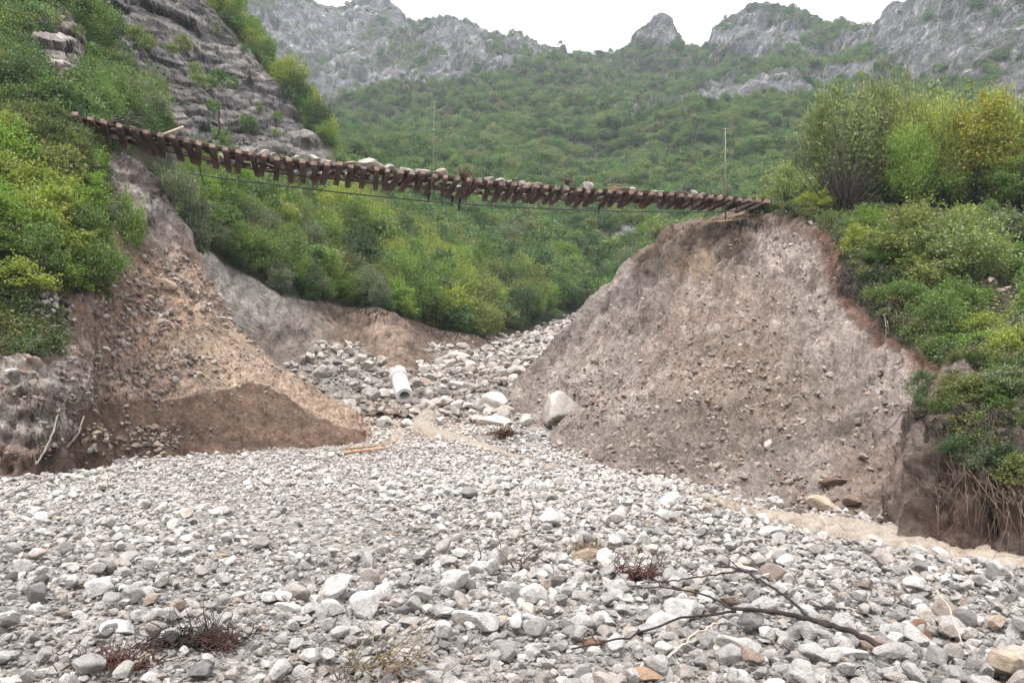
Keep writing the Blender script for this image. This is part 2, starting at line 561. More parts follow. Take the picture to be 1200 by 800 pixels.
CL_PIX = [(-200, 175, 36), (0, 160, 35.5), (60, 142, 37.5), (110, 140, 43), (0, 100, 41), (0, 40, 46), (0, -40, 54), (-200, 100, 42), (-200, 0, 50), (-200, -100, 60), (50, 118, 43), (45, 40, 47.5), (80, 22, 51), (90, 110, 45.5), (60, -20, 55),
          (112, 115, 51), (110, 40, 58), (105, -30, 66), (150, 140, 50), (200, 160, 57), (300, 180, 73), (370, 186, 86), (180, 120, 60), (150, 70, 64), (150, 0, 78), (200, 80, 73), (200, 20, 85), (250, 100, 83), (240, 40, 93), (300, 130, 86), (340, 150, 89), (200, -60, 102), (100, -90, 90),
          (248, -10, 106), (292, 62, 101), (340, 112, 98), (382, 170, 97), (400, 200, 92), (260, 200, 60), (330, 215, 72), (200, 215, 52), (140, 190, 46)]
CL_PIX += [(430, 200, 138), (410, 230, 116), (440, 290, 95), (310, 90, 142), (370, 190, 128), (250, 10, 150), (100, -90, 150), (-200, -130, 140), (380, 310, 76), (300, 310, 60), (200, 330, 46), (440, 350, 78), (470, 120, 140), (480, 330, 110), (480, 420, 70), (440, 440, 56), (330, 420, 49), (330, 430, 44), (480, 460, 50), (230, 400, 42), (420, 330, 84), (400, 260, 100)]
_B = np.array([P(*q) for q in CL_PIX])
CLR = RBF(np.stack([_B[:, 0] / _B[:, 1], KD * np.log(_B[:, 1])], 1), (_B[:, 2] - CZ) / _B[:, 1], .012)


def mt_base(x, y):
    return CZ + y * MTR(np.stack([x / y, KD * np.log(y)], 1))


def cl_base(x, y):
    return CZ + y * CLR(np.stack([x / y, KD * np.log(y)], 1))


def ell(px, py, cx, cy, rx, ry, ang=0):
    a = R(ang)
    dx, dy = px - cx, py - cy
    X = dx * math.cos(a) + dy * math.sin(a)
    Y = -dx * math.sin(a) + dy * math.cos(a)
    return np.clip(1.5 - np.sqrt((X / rx) ** 2 + (Y / ry) ** 2), 0, 1)


def rock_mask(p3):
    px, py = PV(p3)
    m = np.zeros(len(p3))
    for e in [(767, 50, 34, 20, 0), (892, 45, 70, 34, 0), (1100, 45, 120, 52, -8), (880, 122, 130, 16, -9), (990, 103, 60, 12, -10), (535, 58, 55, 32, 15), (600, 75, 60, 22, -25), (450, 20, 60, 45, 20), (370, 50, 90, 55, 15),
              (420, 105, 90, 30, -12), (330, 90, 60, 60, 0), (520, 95, 60, 16, -15), (740, 278, 32, 12, -10), (1195, 110, 30, 60, 0), (370, 215, 20, 12, 0)]:
        m = np.maximum(m, ell(px, py, *e))
    n = fbm(p3, .035, 5, 3.3) * 1.3 + fbm(p3, .16, 3, 9.3) * .8
    return np.clip((m - .50 - .13 * (px < 640) * (py < 140) + n * .85) * 4, 0, 1) * (m > .02)


def polar_faces(nu, nd):
    i = np.arange(nd - 1)[:, None] * nu + np.arange(nu - 1)[None]
    i = i.ravel()
    return np.stack([i, i + 1, i + nu + 1, i + nu], 1)


def polar_xy(u0, u1, nu, ds):
    u = np.linspace(u0, u1, nu)
    X = u[None] * ds[:, None]
    Y = np.repeat(ds[:, None], nu, 1)
    return X.ravel(), Y.ravel()


def grid_normals(V, nu, nd):
    G = V.reshape(nd, nu, 3)
    du = np.gradient(G, axis=1)
    dv = np.gradient(G, axis=0)
    n = np.cross(du, dv).reshape(-1, 3)
    n /= np.linalg.norm(n, axis=1)[:, None] + 1e-12
    return n


def compact(V, Fc, keep_face):
    Fc = Fc[keep_face]
    used = np.zeros(len(V), bool)
    used[Fc.ravel()] = True
    idx = np.cumsum(used) - 1
    return V[used], idx[Fc], used


def lerp(a, b, t):
    return a + (b - a) * t[:, None]


SURF = {}


def store(name, V, Nn):
    SURF[name] = (V, Nn)


def c3(*v):
    return np.array(v, float)


# --- riverbed
ds = np.concatenate([np.arange(2.5, 12, .09), np.arange(12, 40, .2), np.arange(40, 125, .45)])
nu = 420
x, y = polar_xy(-1.05, 1.05, nu, ds)
z = bed_z(x, y)
V = np.stack([x, y, z], 1)
me = np_mesh('riverbed', V, polar_faces(nu, len(ds)))
px, py = PV(V)
n1 = fbm(V, .5, 4, 2.2)
col = lerp(c3(.30, .275, .25), c3(.20, .18, .162), smooth(-.2, .4, n1))
col = lerp(col, c3(.38, .31, .25), np.maximum(ell(px, py, 480, 490, 90, 28), ell(px, py, 1020, 615, 200, 26, 12)) * .7)
col = lerp(col, c3(.27, .20, .17), ell(px, py, 575, 432, 40, 16) * .8)
set_color_attr(me, col)
tag(link('riverbed', me, M['bed']), 'wide bed of pale limestone gravel', None, None, 'structure')
store('bed', V, grid_normals(V, nu, len(ds)))

# --- left bank
ds = np.concatenate([np.arange(21, 23.2, .08), np.arange(23.2, 28, .022), np.arange(28, 37.6, .032), np.arange(37.6, 44.5, .08)])
nu = 400
x, y = polar_xy(-.98, -.13, nu, ds)
V = np.stack([x, y, LEFT(np.stack([x, y], 1))], 1)
Nn = grid_normals(V, nu, len(ds))
px, py = PV(V)
leafy = ((px < 128) & (py < 345) & (V[:, 1] < 37)) | ((px < 80) & (py < 400)) 
block = np.clip(1.4 - np.maximum(np.abs(px - 10) / 95, np.abs(py - 490) / 75), 0, 1)
chute = ell(px, py, 170, 225, 75, 42, 50)
wet = smooth(0, 3, py + fbm(V, 1.2, 4, 91) * 7 - np.interp(px, [90, 110, 160, 220, 270, 300, 330, 360, 398, 430], [476, 470, 465, 461, 452, 448, 458, 480, 497, 500])) * (px > 88) * (px < 430) * (V[:, 1] < 38.5)
steep = 1 - np.clip(Nn[:, 2], 0, 1)
lump = fbm(V, .55, 4, 1.0) * .42 + fbm(V, 1.7, 4, 4.0, True) * .2 + fbm(V, 5.0, 3, 7.0) * .07
lump += (blocks(V, .55, 1.1, .25) - .5) * (.6 * chute)
lump += ((fbm(V, 1.3, 3, 8.0, True) - .3) * .55 + fbm(V, 3.2, 2, 18.0, True) * .14) * np.clip(block, 0, 1)
lump += fbm(V, 3.0, 4, 27.0, True) * .10
lump -= lump[(py > 150) & (py < 500) & (px > 100)].mean() + .06
lump *= np.where(wet > .3, .45, 1.0) * (1 - .55 * ell(px, py, 280, 440, 90, 45, 25))
V = V + Nn * lump[:, None]
n1, n2 = fbm(V, .45, 4, 12), fbm(V, 1.6, 4, 21)
col = lerp(c3(.47, .345, .265), c3(.36, .245, .18), smooth(-.25, .4, n1))
col = lerp(col, c3(.42, .36, .32), smooth(.05, .5, n2) * .6)
col = lerp(col, c3(.40, .265, .195), ell(px, py, 140, 370, 80, 70) * .7)
col = lerp(col, c3(.47, .355, .265), ell(px, py, 280, 430, 90, 40, 25) * .8)
col = lerp(col, lerp(c3(.36, .29, .26), c3(.47, .43, .40), smooth(-.2, .4, n2)), np.clip(chute * 1.3, 0, 1))
col = lerp(col, lerp(c3(.36, .31, .27), c3(.48, .43, .39), smooth(-.2, .35, n2)), np.clip(block * 1.4, 0, 1))
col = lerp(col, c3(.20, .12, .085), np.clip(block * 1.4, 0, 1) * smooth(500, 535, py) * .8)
col = lerp(col, lerp(c3(.19, .128, .094), c3(.13, .088, .066), smooth(-.2, .3, n2)), wet)
col = lerp(col, c3(.42, .39, .36), ell(px, py, 45, 355, 55, 40) * smooth(-.1, .2, n2) * .8)
col = lerp(col, lerp(c3(.07, .065, .035), c3(.15, .12, .085), smooth(.0, .5, n2)), leafy * 1.0)
Fc = polar_faces(nu, len(ds))
bz = bed_z(V[:, 0], V[:, 1])
keep = (V[Fc, 2] > bz[Fc] - .7).any(1)
V2, F2, used = compact(V, Fc, keep)
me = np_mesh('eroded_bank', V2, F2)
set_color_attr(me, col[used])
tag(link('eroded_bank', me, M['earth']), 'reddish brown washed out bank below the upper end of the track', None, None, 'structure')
store('left', V2, Nn[used])

# --- right bank
ds = np.concatenate([np.arange(7.5, 10.4, .08), np.arange(10.4, 15.4, .025), np.arange(15.4, 30, .08), np.arange(30, 50, .11), np.arange(50, 66, .3)])
nu = 420
x, y = polar_xy(-.06, 1.0, nu, ds)
V = np.stack([x, y, RIGHT(np.stack([x, y], 1))], 1)
Nn = grid_normals(V, nu, len(ds))
px, py = PV(V)
face = (px < np.interp(py, [250, 262, 285, 310, 355, 398, 432, 470, 520, 560, 640], [880, 948, 978, 985, 1005, 1050, 1112, 1080, 1085, 1110, 1210]))
nose = np.clip(1.3 - np.maximum(np.abs(px - 1160) / 105, np.abs(py - 550) / 105), 0, 1) * (V[:, 1] < 17)
# run-off grooves follow the fall of the face
fall = np.stack([V[:, 0] * .62 - V[:, 1] * .78 + fbm(V, .3, 2, 44) * 1.2, -(V[:, 0] * .78 + V[:, 1] * .62) * .8, V[:, 2] * .3], 1)
lump = fbm(V, .4, 4, 1.0) * .5 + fbm(fall, (1.1, .16, .6), 4, 4.0, True) * .8 + fbm(fall, (2.8, .3, .6), 3, 14.0, True) * .2 + fbm(V, 2.2, 4, 7.0) * .13 + fbm(V, 6, 3, 3.0) * .05
lump += nose * ((fbm(V, 1.5, 3, 5.0, True) - .2) * .4)
lump += (fbm(V, 1.1, 4, 13.0, True) - .3) * .2 + (fbm(V, 3.0, 4, 17.0, True) - .3) * .15
lump -= lump[face & (V[:, 1] > 20)].mean() + .12
lump *= np.where(V[:, 1] < 17, .75, 1.0)
V = V + Nn * lump[:, None]
n1, n2, n3 = fbm(V, .35, 4, 12), fbm(V, 1.3, 4, 21), fbm(fall, (1.3, .14, .5), 4, 31)
col = lerp(c3(.375, .312, .274), c3(.275, .224, .194), smooth(-.3, .35, n1))
col = lerp(col, c3(.44, .385, .345), smooth(.05, .4, n3) * .6)
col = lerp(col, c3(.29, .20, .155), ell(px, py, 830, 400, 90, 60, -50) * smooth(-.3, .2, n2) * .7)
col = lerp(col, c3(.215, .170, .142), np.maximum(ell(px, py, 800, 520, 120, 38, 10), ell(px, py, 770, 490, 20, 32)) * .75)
col = lerp(col, c3(.26, .195, .145), ell(px, py, 890, 455, 75, 50, 20) * .65)
col = lerp(col, c3(.33, .235, .14), ell(px, py, 815, 300, 30, 24) * .5)
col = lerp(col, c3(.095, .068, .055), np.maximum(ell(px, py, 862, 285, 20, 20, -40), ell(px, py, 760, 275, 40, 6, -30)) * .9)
col = lerp(col, c3(.24, .135, .095), np.maximum(ell(px, py, 1095, 445, 30, 12, 30), ell(px, py, 985, 315, 14, 40, -15)) * .8)
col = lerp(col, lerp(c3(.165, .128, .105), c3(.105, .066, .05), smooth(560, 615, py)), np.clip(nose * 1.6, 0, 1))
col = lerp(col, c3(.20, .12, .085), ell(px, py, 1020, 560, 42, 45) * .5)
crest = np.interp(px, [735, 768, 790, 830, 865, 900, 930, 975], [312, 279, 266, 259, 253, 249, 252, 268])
col = lerp(col, lerp(c3(.125, .088, .068), c3(.19, .135, .10), smooth(-.2, .3, n2)), smooth(30, 10, py - crest + n2 * 30) * (px > 740) * (px < 975) * (V[:, 1] > 40) * face * .9)  # dark topsoil below the crest, with the undercut's shade painted in
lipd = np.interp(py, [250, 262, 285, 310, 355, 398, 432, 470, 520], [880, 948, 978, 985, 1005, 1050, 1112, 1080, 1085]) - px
col = lerp(col, lerp(c3(.19, .10, .07), c3(.10, .062, .048), smooth(-.2, .3, n2)), smooth(34, 12, lipd + n2 * 16) * (py > 270) * (py < 450) * (V[:, 1] < 45) * face * .85)  # red-brown lip soil, darkened to paint in the shade of the undercut
green = ~face & (nose < .1)
col = lerp(col, lerp(c3(.06, .058, .032), c3(.15, .13, .10), smooth(.05, .5, n2)), green * 1.0)
Fc = polar_faces(nu, len(ds))
bz = bed_z(V[:, 0], V[:, 1])
keep = (V[Fc, 2] > bz[Fc] - .7).any(1)
V2, F2, used = compact(V, Fc, keep)
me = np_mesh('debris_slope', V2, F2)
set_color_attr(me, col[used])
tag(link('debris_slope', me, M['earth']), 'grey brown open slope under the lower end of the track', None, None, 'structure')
store('right', V2, Nn[used])

# --- mountain and valley side
ds = np.exp(np.arange(math.log(41.5), math.log(1500), .0055))
nu = 560
x, y = polar_xy(-.92, .92, nu, ds)
V = np.stack([x, y, mt_base(x, y)], 1)
Nn = grid_normals(V, nu, len(ds))
rk = rock_mask(V)
px, py = PV(V)
amp = smooth(90, 400, V[:, 1])
lump = fbm(V, .012, 4, 1.0) * 16 * amp + (fbm(V, .02, 4, 2.5, True) - .2) * 11 * amp + fbm(V, .05, 4, 2.0) * (1.0 + 5 * amp)
cr = fbm(V, (.05, .05, .05), 5, 6.0, True, .6)
lump += rk * (cr - .25) * 8 * smooth(80, 500, V[:, 1])
lump += rk * ((blocks(V, 13, 22, .25) - .4) * 8 + (blocks(V + 500, 6, 9, .3) - .4) * 5) * smooth(80, 500, V[:, 1])
lump += fbm(V, .4, 3, 3.0) * .35 * (1 - amp)
below = smooth(0, 6, py - np.interp(px, [200, 232, 330, 440, 540, 600, 640, 700], [292, 290, 347, 362, 392, 395, 377, 368])) * (px < 720) * (px > 190) * (V[:, 1] < 112)
cut = below
gro = np.stack([V[:, 0], V[:, 1], V[:, 2] * .25], 1)
lump += np.clip(cut, 0, 1) * (V[:, 1] < 112) * ((fbm(gro, .9, 4, 5, True) - .3) * .6 + fbm(V, 1.5, 4, 15) * .35)
near_edge = smooth(-3, 60, V[:, 1] - 45)
V = V + (Nn * .55 + np.array([0, -.5, .12])) * lump[:, None]
n1, n2 = fbm(V, .06, 5, 12), fbm(V, .25, 5, 21)
rock = lerp(c3(.36, .35, .345), c3(.12, .12, .13), smooth(-.3, .3, n2 + n1 * .6))
rock = lerp(rock, c3(.42, .40, .385), smooth(.15, .45, cr) * .5)
rock = lerp(rock, c3(.06, .062, .066), smooth(.15, .4, fbm(V, .16, 4, 81, True)) * .65)  # shade of the crag hollows put into the colour as dark streaks
rock = lerp(rock, c3(.07, .082, .045), smooth(.0, .3, fbm(V, .09, 4, 61)) * .8)
soil = lerp(c3(.055, .062, .03), c3(.105, .095, .055), smooth(-.2, .4, n2))
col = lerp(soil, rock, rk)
ec = lerp(c3(.36, .325, .29), c3(.32, .235, .18), smooth(330, 420, px))
ec = lerp(ec, c3(.26, .19, .15), smooth(-.1, .35, n2) * .6)
col = lerp(col, ec, np.clip(cut * 2.2, 0, 1) * (V[:, 1] < 112))
Fc = polar_faces(nu, len(ds))
bz = bed_z(V[:, 0], V[:, 1])
keep = ((V[Fc, 2] > bz[Fc] - 1.2) | (V[Fc, 1] > 110)).any(1)
V2, F2, used = compact(V, Fc, keep)
me = np_mesh('mountain', V2, F2)
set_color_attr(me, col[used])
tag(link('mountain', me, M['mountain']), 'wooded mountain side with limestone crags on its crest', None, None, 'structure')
store('mountain', V2, Nn[used])
ROCK_AT = rk[used]
CUT_AT = np.clip(cut[used] * 2.2, 0, 1) * (V2[:, 1] < 112)

# --- layered cliff above the upper track end
ds = np.exp(np.arange(math.log(36), math.log(160), .0024))
nu = 330
x, y = polar_xy(-.95, -.12, nu, ds)
V = np.stack([x, y, cl_base(x, y)], 1)
Nn = grid_normals(V, nu, len(ds))
px, py = PV(V)
edge = np.interp(py, [-100, 0, 60, 110, 170, 190], [195, 236, 282, 330, 372, 385])
left_e = np.interp(py, [-100, 20, 60, 110, 140, 170], [60, 110, 125, 160, 185, 200])
bare = smooth(-14, 10, edge - px + fbm(V, .15, 3) * 25) * smooth(-20, 20, px - left_e + fbm(V, .12, 4, 3) * 60) * (V[:, 1] > 47)
bare = np.maximum(bare, np.clip(ell(px, py, 68, 72, 26, 50) * 2, 0, 1) * (V[:, 1] < 60))
tilt = V + np.stack([V[:, 0] * 0, V[:, 0] * 0, -V[:, 1] * .36], 1)
st = blocks(tilt, 1.9, 6.0)
blk = blocks(tilt + 100, .8, 2.1)
lump = bare * ((st - .4) * 2.6 + (blk - .4) * 1.5 + fbm(V, 1.3, 3, 9.0, True) * .25) + fbm(V, .1, 4, 5.0) * .8
out = Nn * .35 + np.array([.25, -.75, .05])
V = V + out * lump[:, None]
n1, n2 = fbm(tilt, (.10, .10, .6), 5, 12), fbm(V, .5, 4, 21)
rock = lerp(c3(.19, .172, .16), c3(.088, .083, .082), smooth(-.2, .25, n1))
rock = lerp(rock, c3(.34, .27, .215), smooth(.2, .45, n2) * .5)
rock = lerp(rock, c3(.075, .072, .07), smooth(.05, .4, fbm(tilt, (.12, .12, .35), 4, 71)) * .75)
rock = lerp(rock, c3(.42, .36, .335), np.clip(ell(px, py, 68, 72, 26, 50) * 2, 0, 1) * .7)
soil = lerp(c3(.055, .06, .03), c3(.11, .10, .06), smooth(-.2, .4, n2))
col = lerp(soil, rock, bare)
Fc = polar_faces(nu, len(ds))
mz = np.where(V[:, 1] > 41.6, mt_base(V[:, 0], np.maximum(V[:, 1], 41.6)), -99)
keep = (V[Fc, 2] > mz[Fc] - 3).any(1) & ~((px[Fc] > 185) & (py[Fc] > 222)).all(1) & (px[Fc] < 392).any(1) & (V[Fc, 1] < 124).any(1)
V, Fc, used = compact(V, Fc, keep)
Nn, bare, col = Nn[used], bare[used], col[used]
me = np_mesh('cliff', V, Fc)
set_color_attr(me, col)
tag(link('cliff', me, M['cliff']), 'dark layered rock cliff behind the hanging track', None, None, 'structure')
store('cliff', V, Nn)
CL_BARE = bare

# ------------------------------------------------------------------ ground lookup
def surf_z(x, y, names=('bed', 'left', 'right', 'mountain', 'cliff')):
    """height of the finished ground at one spot: highest nearby vertex of the surfaces"""
    best = -1e9
    for nme in names:
        Vn = SURF[nme][0]
        d2 = (Vn[:, 0] - x) ** 2 + (Vn[:, 1] - y) ** 2
        i = np.argmin(d2)
        if d2[i] < max(.3, .02 * y) ** 2:
            best = max(best, Vn[i, 2])
    return best


def pick(name, px0, px1, py0, py1, n, dmin=0, dmax=1e9, mask=None, min_sep=0.0, seed=0):
    """random ground vertices whose bearing lies in a window, thinned to about n, area weighted"""
    r = np.random.default_rng(seed)
    Vn, Nn_ = SURF[name]
    px, py = PV(Vn)
    ok = (px > px0) & (px < px1) & (py > py0) & (py < py1) & (Vn[:, 1] > dmin) & (Vn[:, 1] < dmax)
    if mask is not None:
        ok &= mask
    idx = np.nonzero(ok)[0]
    if len(idx) == 0:
        return np.zeros((0, 3)), np.zeros((0, 3)), idx
    r.shuffle(idx)
    if min_sep:
        out = []
        pts = []
        for i in idx:
            v = Vn[i]
            if all((v[0] - q[0]) ** 2 + (v[1] - q[1]) ** 2 + (v[2] - q[2]) ** 2 > (min_sep * (v[1] / 40 if min_sep < 0 else 1)) ** 2 for q in pts):
                out.append(i)
                pts.append(v)
                if len(out) >= n:
                    break
        idx = np.array(out)
    else:
        idx = idx[:n]
    return Vn[idx], Nn_[idx], idx


# ------------------------------------------------------------------ scattered stuff (geometry nodes)
def scatter(name, pts, rot, scl, idx, protos, label, mat=None):
    me = bpy.data.meshes.new(name)
    me.vertices.add(len(pts))
    me.vertices.foreach_set("co", np.asarray(pts, np.float32).ravel())
    for nme, typ, key, val in (('rot', 'FLOAT_VECTOR', 'vector', rot), ('scl', 'FLOAT_VECTOR', 'vector', scl), ('pick', 'INT', 'value', idx)):
        a = me.attributes.new(nme, typ, 'POINT')
        a.data.foreach_set(key, np.asarray(val, np.int32 if typ == 'INT' else np.float32).ravel())
    me.update()
    src = bpy.data.collections.new(name + '_kinds')
    for i, pm in enumerate(protos):
        po = bpy.data.objects.new(f"{name}_kind_{chr(97 + i)}", pm)
        src.objects.link(po)
    ng = bpy.data.node_groups.new(name + '_scatter', 'GeometryNodeTree')
    ng.interface.new_socket("Geometry", in_out='INPUT', socket_type='NodeSocketGeometry')
    ng.interface.new_socket("Geometry", in_out='OUTPUT', socket_type='NodeSocketGeometry')
    gi, go = ng.nodes.new('NodeGroupInput'), ng.nodes.new('NodeGroupOutput')
    ci = ng.nodes.new('GeometryNodeCollectionInfo')
    ci.inputs[0].default_value = src
    ci.inputs[1].default_value = True
    ci.inputs[2].default_value = True
    ip = ng.nodes.new('GeometryNodeInstanceOnPoints')
    ip.inputs['Pick Instance'].default_value = True

    def attr(nm, typ):
        a = ng.nodes.new('GeometryNodeInputNamedAttribute')
        a.data_type = typ
        a.inputs[0].default_value = nm
        return a.outputs[0]
    e2r = ng.nodes.new('FunctionNodeEulerToRotation')
    ng.links.new(attr('rot', 'FLOAT_VECTOR'), e2r.inputs[0])
    ng.links.new(gi.outputs[0], ip.inputs['Points'])
    ng.links.new(ci.outputs[0], ip.inputs['Instance'])
    ng.links.new(attr('pick', 'INT'), ip.inputs['Instance Index'])
    ng.links.new(e2r.outputs[0], ip.inputs['Rotation'])
    ng.links.new(attr('scl', 'FLOAT_VECTOR'), ip.inputs['Scale'])
    ng.links.new(ip.outputs[0], go.inputs[0])
    o = link(name, me)
    md = o.modifiers.new('scatter', 'NODES')
    md.node_group = ng
    return tag(o, label, None, None, 'stuff')


# ------------------------------------------------------------------ stones
def ico(sub):
    t = (1 + 5 ** .5) / 2
    V = [(-1, t, 0), (1, t, 0), (-1, -t, 0), (1, -t, 0), (0, -1, t), (0, 1, t), (0, -1, -t), (0, 1, -t), (t, 0, -1), (t, 0, 1), (-t, 0, -1), (-t, 0, 1)]
    V = [np.array(v) / np.linalg.norm(v) for v in V]
    T = [(0, 11, 5), (0, 5, 1), (0, 1, 7), (0, 7, 10), (0, 10, 11), (1, 5, 9), (5, 11, 4), (11, 10, 2), (10, 7, 6), (7, 1, 8), (3, 9, 4), (3, 4, 2), (3, 2, 6), (3, 6, 8), (3, 8, 9), (4, 9, 5), (2, 4, 11), (6, 2, 10), (8, 6, 7), (9, 8, 1)]
    for _ in range(sub):
        cache, T2 = {}, []

        def mid(a, b):
            k = (min(a, b), max(a, b))
            if k not in cache:
                m = V[a] + V[b]
                V.append(m / np.linalg.norm(m))
                cache[k] = len(V) - 1
            return cache[k]
        for a, b, c in T:
            ab, bc, ca = mid(a, b), mid(b, c), mid(c, a)
            T2 += [(a, ab, ca), (b, bc, ab), (c, ca, bc), (ab, bc, ca)]
        T = T2
    return np.array(V), np.array(T)


ICO3 = ico(3)
ICO4 = ico(4)


def stone_mesh(name, seed, dims=(1, .8, .6), planes=11, sharp=14., rough=.05, base=ICO3):
    """a broken stone: a block cut by random planes, its edges worn round; longest side about 1"""
    r = np.random.default_rng(seed)
    D, T = base
    n = r.normal(size=(planes, 3))
    n /= np.linalg.norm(n, axis=1)[:, None]
    n = n * np.sign(n @ np.array([.3, .2, .9]))[:, None] * np.where(np.arange(planes) % 2, 1, -1)[:, None]
    h = r.uniform(.31, .50, planes)
    dot = np.clip(D @ n.T, 1e-3, None)
    rad = h[None] / dot
    rad = np.minimum(rad, .66)
    rad = -np.log(np.exp(-rad * sharp).sum(1)) / sharp + .03
    rad = np.clip(rad, .2, .72)
    V = D * rad[:, None]
    V = V * (1 + fbm(D, 1.7, 3, seed * 3.1)[:, None] * rough * 2.2 + fbm(D, 5, 3, seed * 1.7)[:, None] * rough)
    V = V * np.array(dims)
    ext = V.max(0) - V.min(0)
    V = V / ext.max()
    V -= (V.max(0) + V.min(0)) / 2
    return np_mesh(name, V, T, False)


STONES = []
for k in range(14):
    r = np.random.default_rng(100 + k)
    dims = (1, r.uniform(.62, .95), r.uniform(.42, .78))
    STONES.append(stone_mesh('stone_shape', 50 + k, dims, planes=int(r.integers(9, 14)), sharp=r.uniform(45, 130), rough=r.uniform(.02, .04)))
for s in STONES:
    s.materials.append(M['stone'])
STONES_OWN = []
for s in STONES:
    c = s.copy()
    c.materials.clear()
    c.materials.append(M['stone_own'])
    STONES_OWN.append(c)
SCREE = []
for s in STONES:
    c = s.copy()
    c.materials.clear()
    c.materials.append(M['scree'])
    SCREE.append(c)


def stone_zone(x, y):
    """how coarse the gravel is"""
    p3 = np.stack([x, y, 0 * x], 1)
    n = fbm(p3, .28, 3, 40.0) * 1.1 + fbm(p3, .09, 2, 70.0) * .8
    px, py = PV(np.stack([x, y, np.zeros_like(x) + .05], 1))
    c = ell(px, py, 850, 745, 400, 110) * 1.1 + ell(px, py, 640, 560, 160, 60) * .45 + ell(px, py, 60, 640, 160, 100) * .2 - ell(px, py, 350, 600, 220, 50) * .15
    return np.clip(.34 + n * .5 + c * 1.0, .05, 1.8)


cands = []
# (size range, per square metre, nearest, farthest)
for (s0, s1, dens, d0, d1) in [(.27, .40, .14, 4.5, 42), (.18, .27, 2.8, 4, 42), (.12, .18, 14, 4, 42), (.08, .12, 42, 4, 36), (.05, .08, 85, 4, 22), (.028, .05, 230, 4, 10.5)]:
    um = .80
    n = int(dens * um * (d1 ** 2 - d0 ** 2))
    d = np.sqrt(rng.uniform(d0 ** 2, d1 ** 2, n))
    u = rng.uniform(-um, um, n)
    x, y = u * d, d
    s = s0 * (s1 / s0) ** rng.random(n)
    zone = stone_zone(x, y)
    prob = zone ** (1.4 if s0 > .19 else 1.0 if s0 > .1 else .35) * (1.25 if s0 > .19 else 1)
    prob = prob * (1 - .0 * d)
    okk = rng.random(n) < prob
    cands.append(np.stack([x[okk], y[okk], s[okk]], 1))
# stones on the bed farther up
n = 30000
d = np.sqrt(rng.uniform(40 ** 2, 110 ** 2, n))
u = rng.uniform(-.36, .16, n)
s = .13 * (1.0 / .13) ** (rng.random(n) ** 3.0)
cands.append(np.stack([u * d, d, s], 1))
C = np.concatenate(cands)
zb = bed_z(C[:, 0], C[:, 1])
q = C[:, :2]
zl, zr = LEFT(q), RIGHT(q)
zm = np.where(C[:, 1] > 41.6, mt_base(C[:, 0], np.maximum(C[:, 1], 41.6)), -99)
inl = (C[:, 0] / C[:, 1] < -.13) & (C[:, 1] > 21) & (C[:, 1] < 54)
inr = (C[:, 0] / C[:, 1] > -.06) & (C[:, 1] > 7.5)
ok = ~(inl & (zl > zb + .1)) & ~(inr & (zr > zb + .15)) & ~(zm > zb + .3)
C, zb = C[ok], zb[ok]


sa = stream_amount(C[:, 0], C[:, 1])
ok = (sa > .8) | (rng.random(len(C)) < np.where(C[:, 1] > 34, .85, .5))
C, zb = C[ok], zb[ok]
print("stones", len(C))
KI = rng.integers(0, len(STONES), len(C))
ROT = np.stack([rng.normal(0, .3, len(C)), rng.normal(0, .3, len(C)), rng.uniform(0, 6.283, len(C))], 1)
SCL = C[:, 2:3] * rng.uniform(.88, 1.12, (len(C), 3))
POS = np.stack([C[:, 0], C[:, 1], zb + C[:, 2] * rng.uniform(.08, .34, len(C))], 1)
# coarse stones lie on top of the finer ones
POS[:, 2] += np.where(C[:, 2] > .12, .025, 0) + np.where(C[:, 2] > .18, .03, 0)
appar = C[:, 2] / C[:, 1]
px, py = PV(POS)
inframe = (px > -15) & (px < 1215) & (py < 815) & (py > 380)
order = np.argsort(-np.where(inframe, appar, 0))
single = order[:285]
rest = np.ones(len(C), bool)
rest[single] = False
far = rest & (POS[:, 1] > 39.5)
rest &= ~far
scatter('gravel', POS[rest], ROT[rest], SCL[rest], KI[rest], STONES, 'pale grey limestone gravel spread over the near riverbed')
M['stone_dusty'] = stone_mat('mud_coated_stone', [(0, (.36, .33, .30)), (.3, (.30, .27, .245)), (.55, (.42, .385, .35)), (.75, (.25, .215, .19)), (.9, (.46, .43, .40))])
DUSTY = []
for s_ in STONES:
    c = s_.copy()
    c.materials.clear()
    c.materials.append(M['stone_dusty'])
    DUSTY.append(c)
scatter('channel_rubble', POS[far], ROT[far], SCL[far], KI[far], DUSTY, 'mud coated grey rubble filling the channel behind the gap')

TONES = [('pale grey', (.45, .425, .405)), ('mid grey', (.34, .32, .305)), ('whitish', (.56, .535, .51)), ('warm grey', (.40, .355, .32)), ('dark grey', (.21, .198, .192)), ('tan', (.44, .355, .275)), ('brownish', (.29, .22, .175))]
TW = np.array([.34, .22, .16, .16, .07, .03, .02])
SHAPES = {}
for k in range(len(STONES)):
    v = np.empty(len(STONES[k].vertices) * 3, np.float32)
    STONES[k].vertices.foreach_get("co", v)
    e = np.ptp(v.reshape(-1, 3), axis=0)
    SHAPES[k] = 'flat' if e[2] / e[0] < .5 else 'long' if e[1] / e[0] < .68 else 'blocky' if k % 2 else 'rounded'


def stone_place(px, py):
    if 690 < px < 1040 and py > 690:
        return 'beside the dark driftwood branch'
    if px > 900 and py < 690:
        return 'beside the muddy stream below the open slope'
    if px > 1040:
        return 'in the coarse gravel past the thick end of the branch'
    if 380 < px < 700 and py > 650:
        return 'in the coarse gravel short of the branch tips'
    if px < 330 and py > 700:
        return 'near the dark root tangle in the gravel'
    if py < 540:
        return 'in the narrow gap between the two banks'
    if px < 430:
        return 'on the finer gravel below the wet cut bank'
    return 'on the gravel between stream and camera'


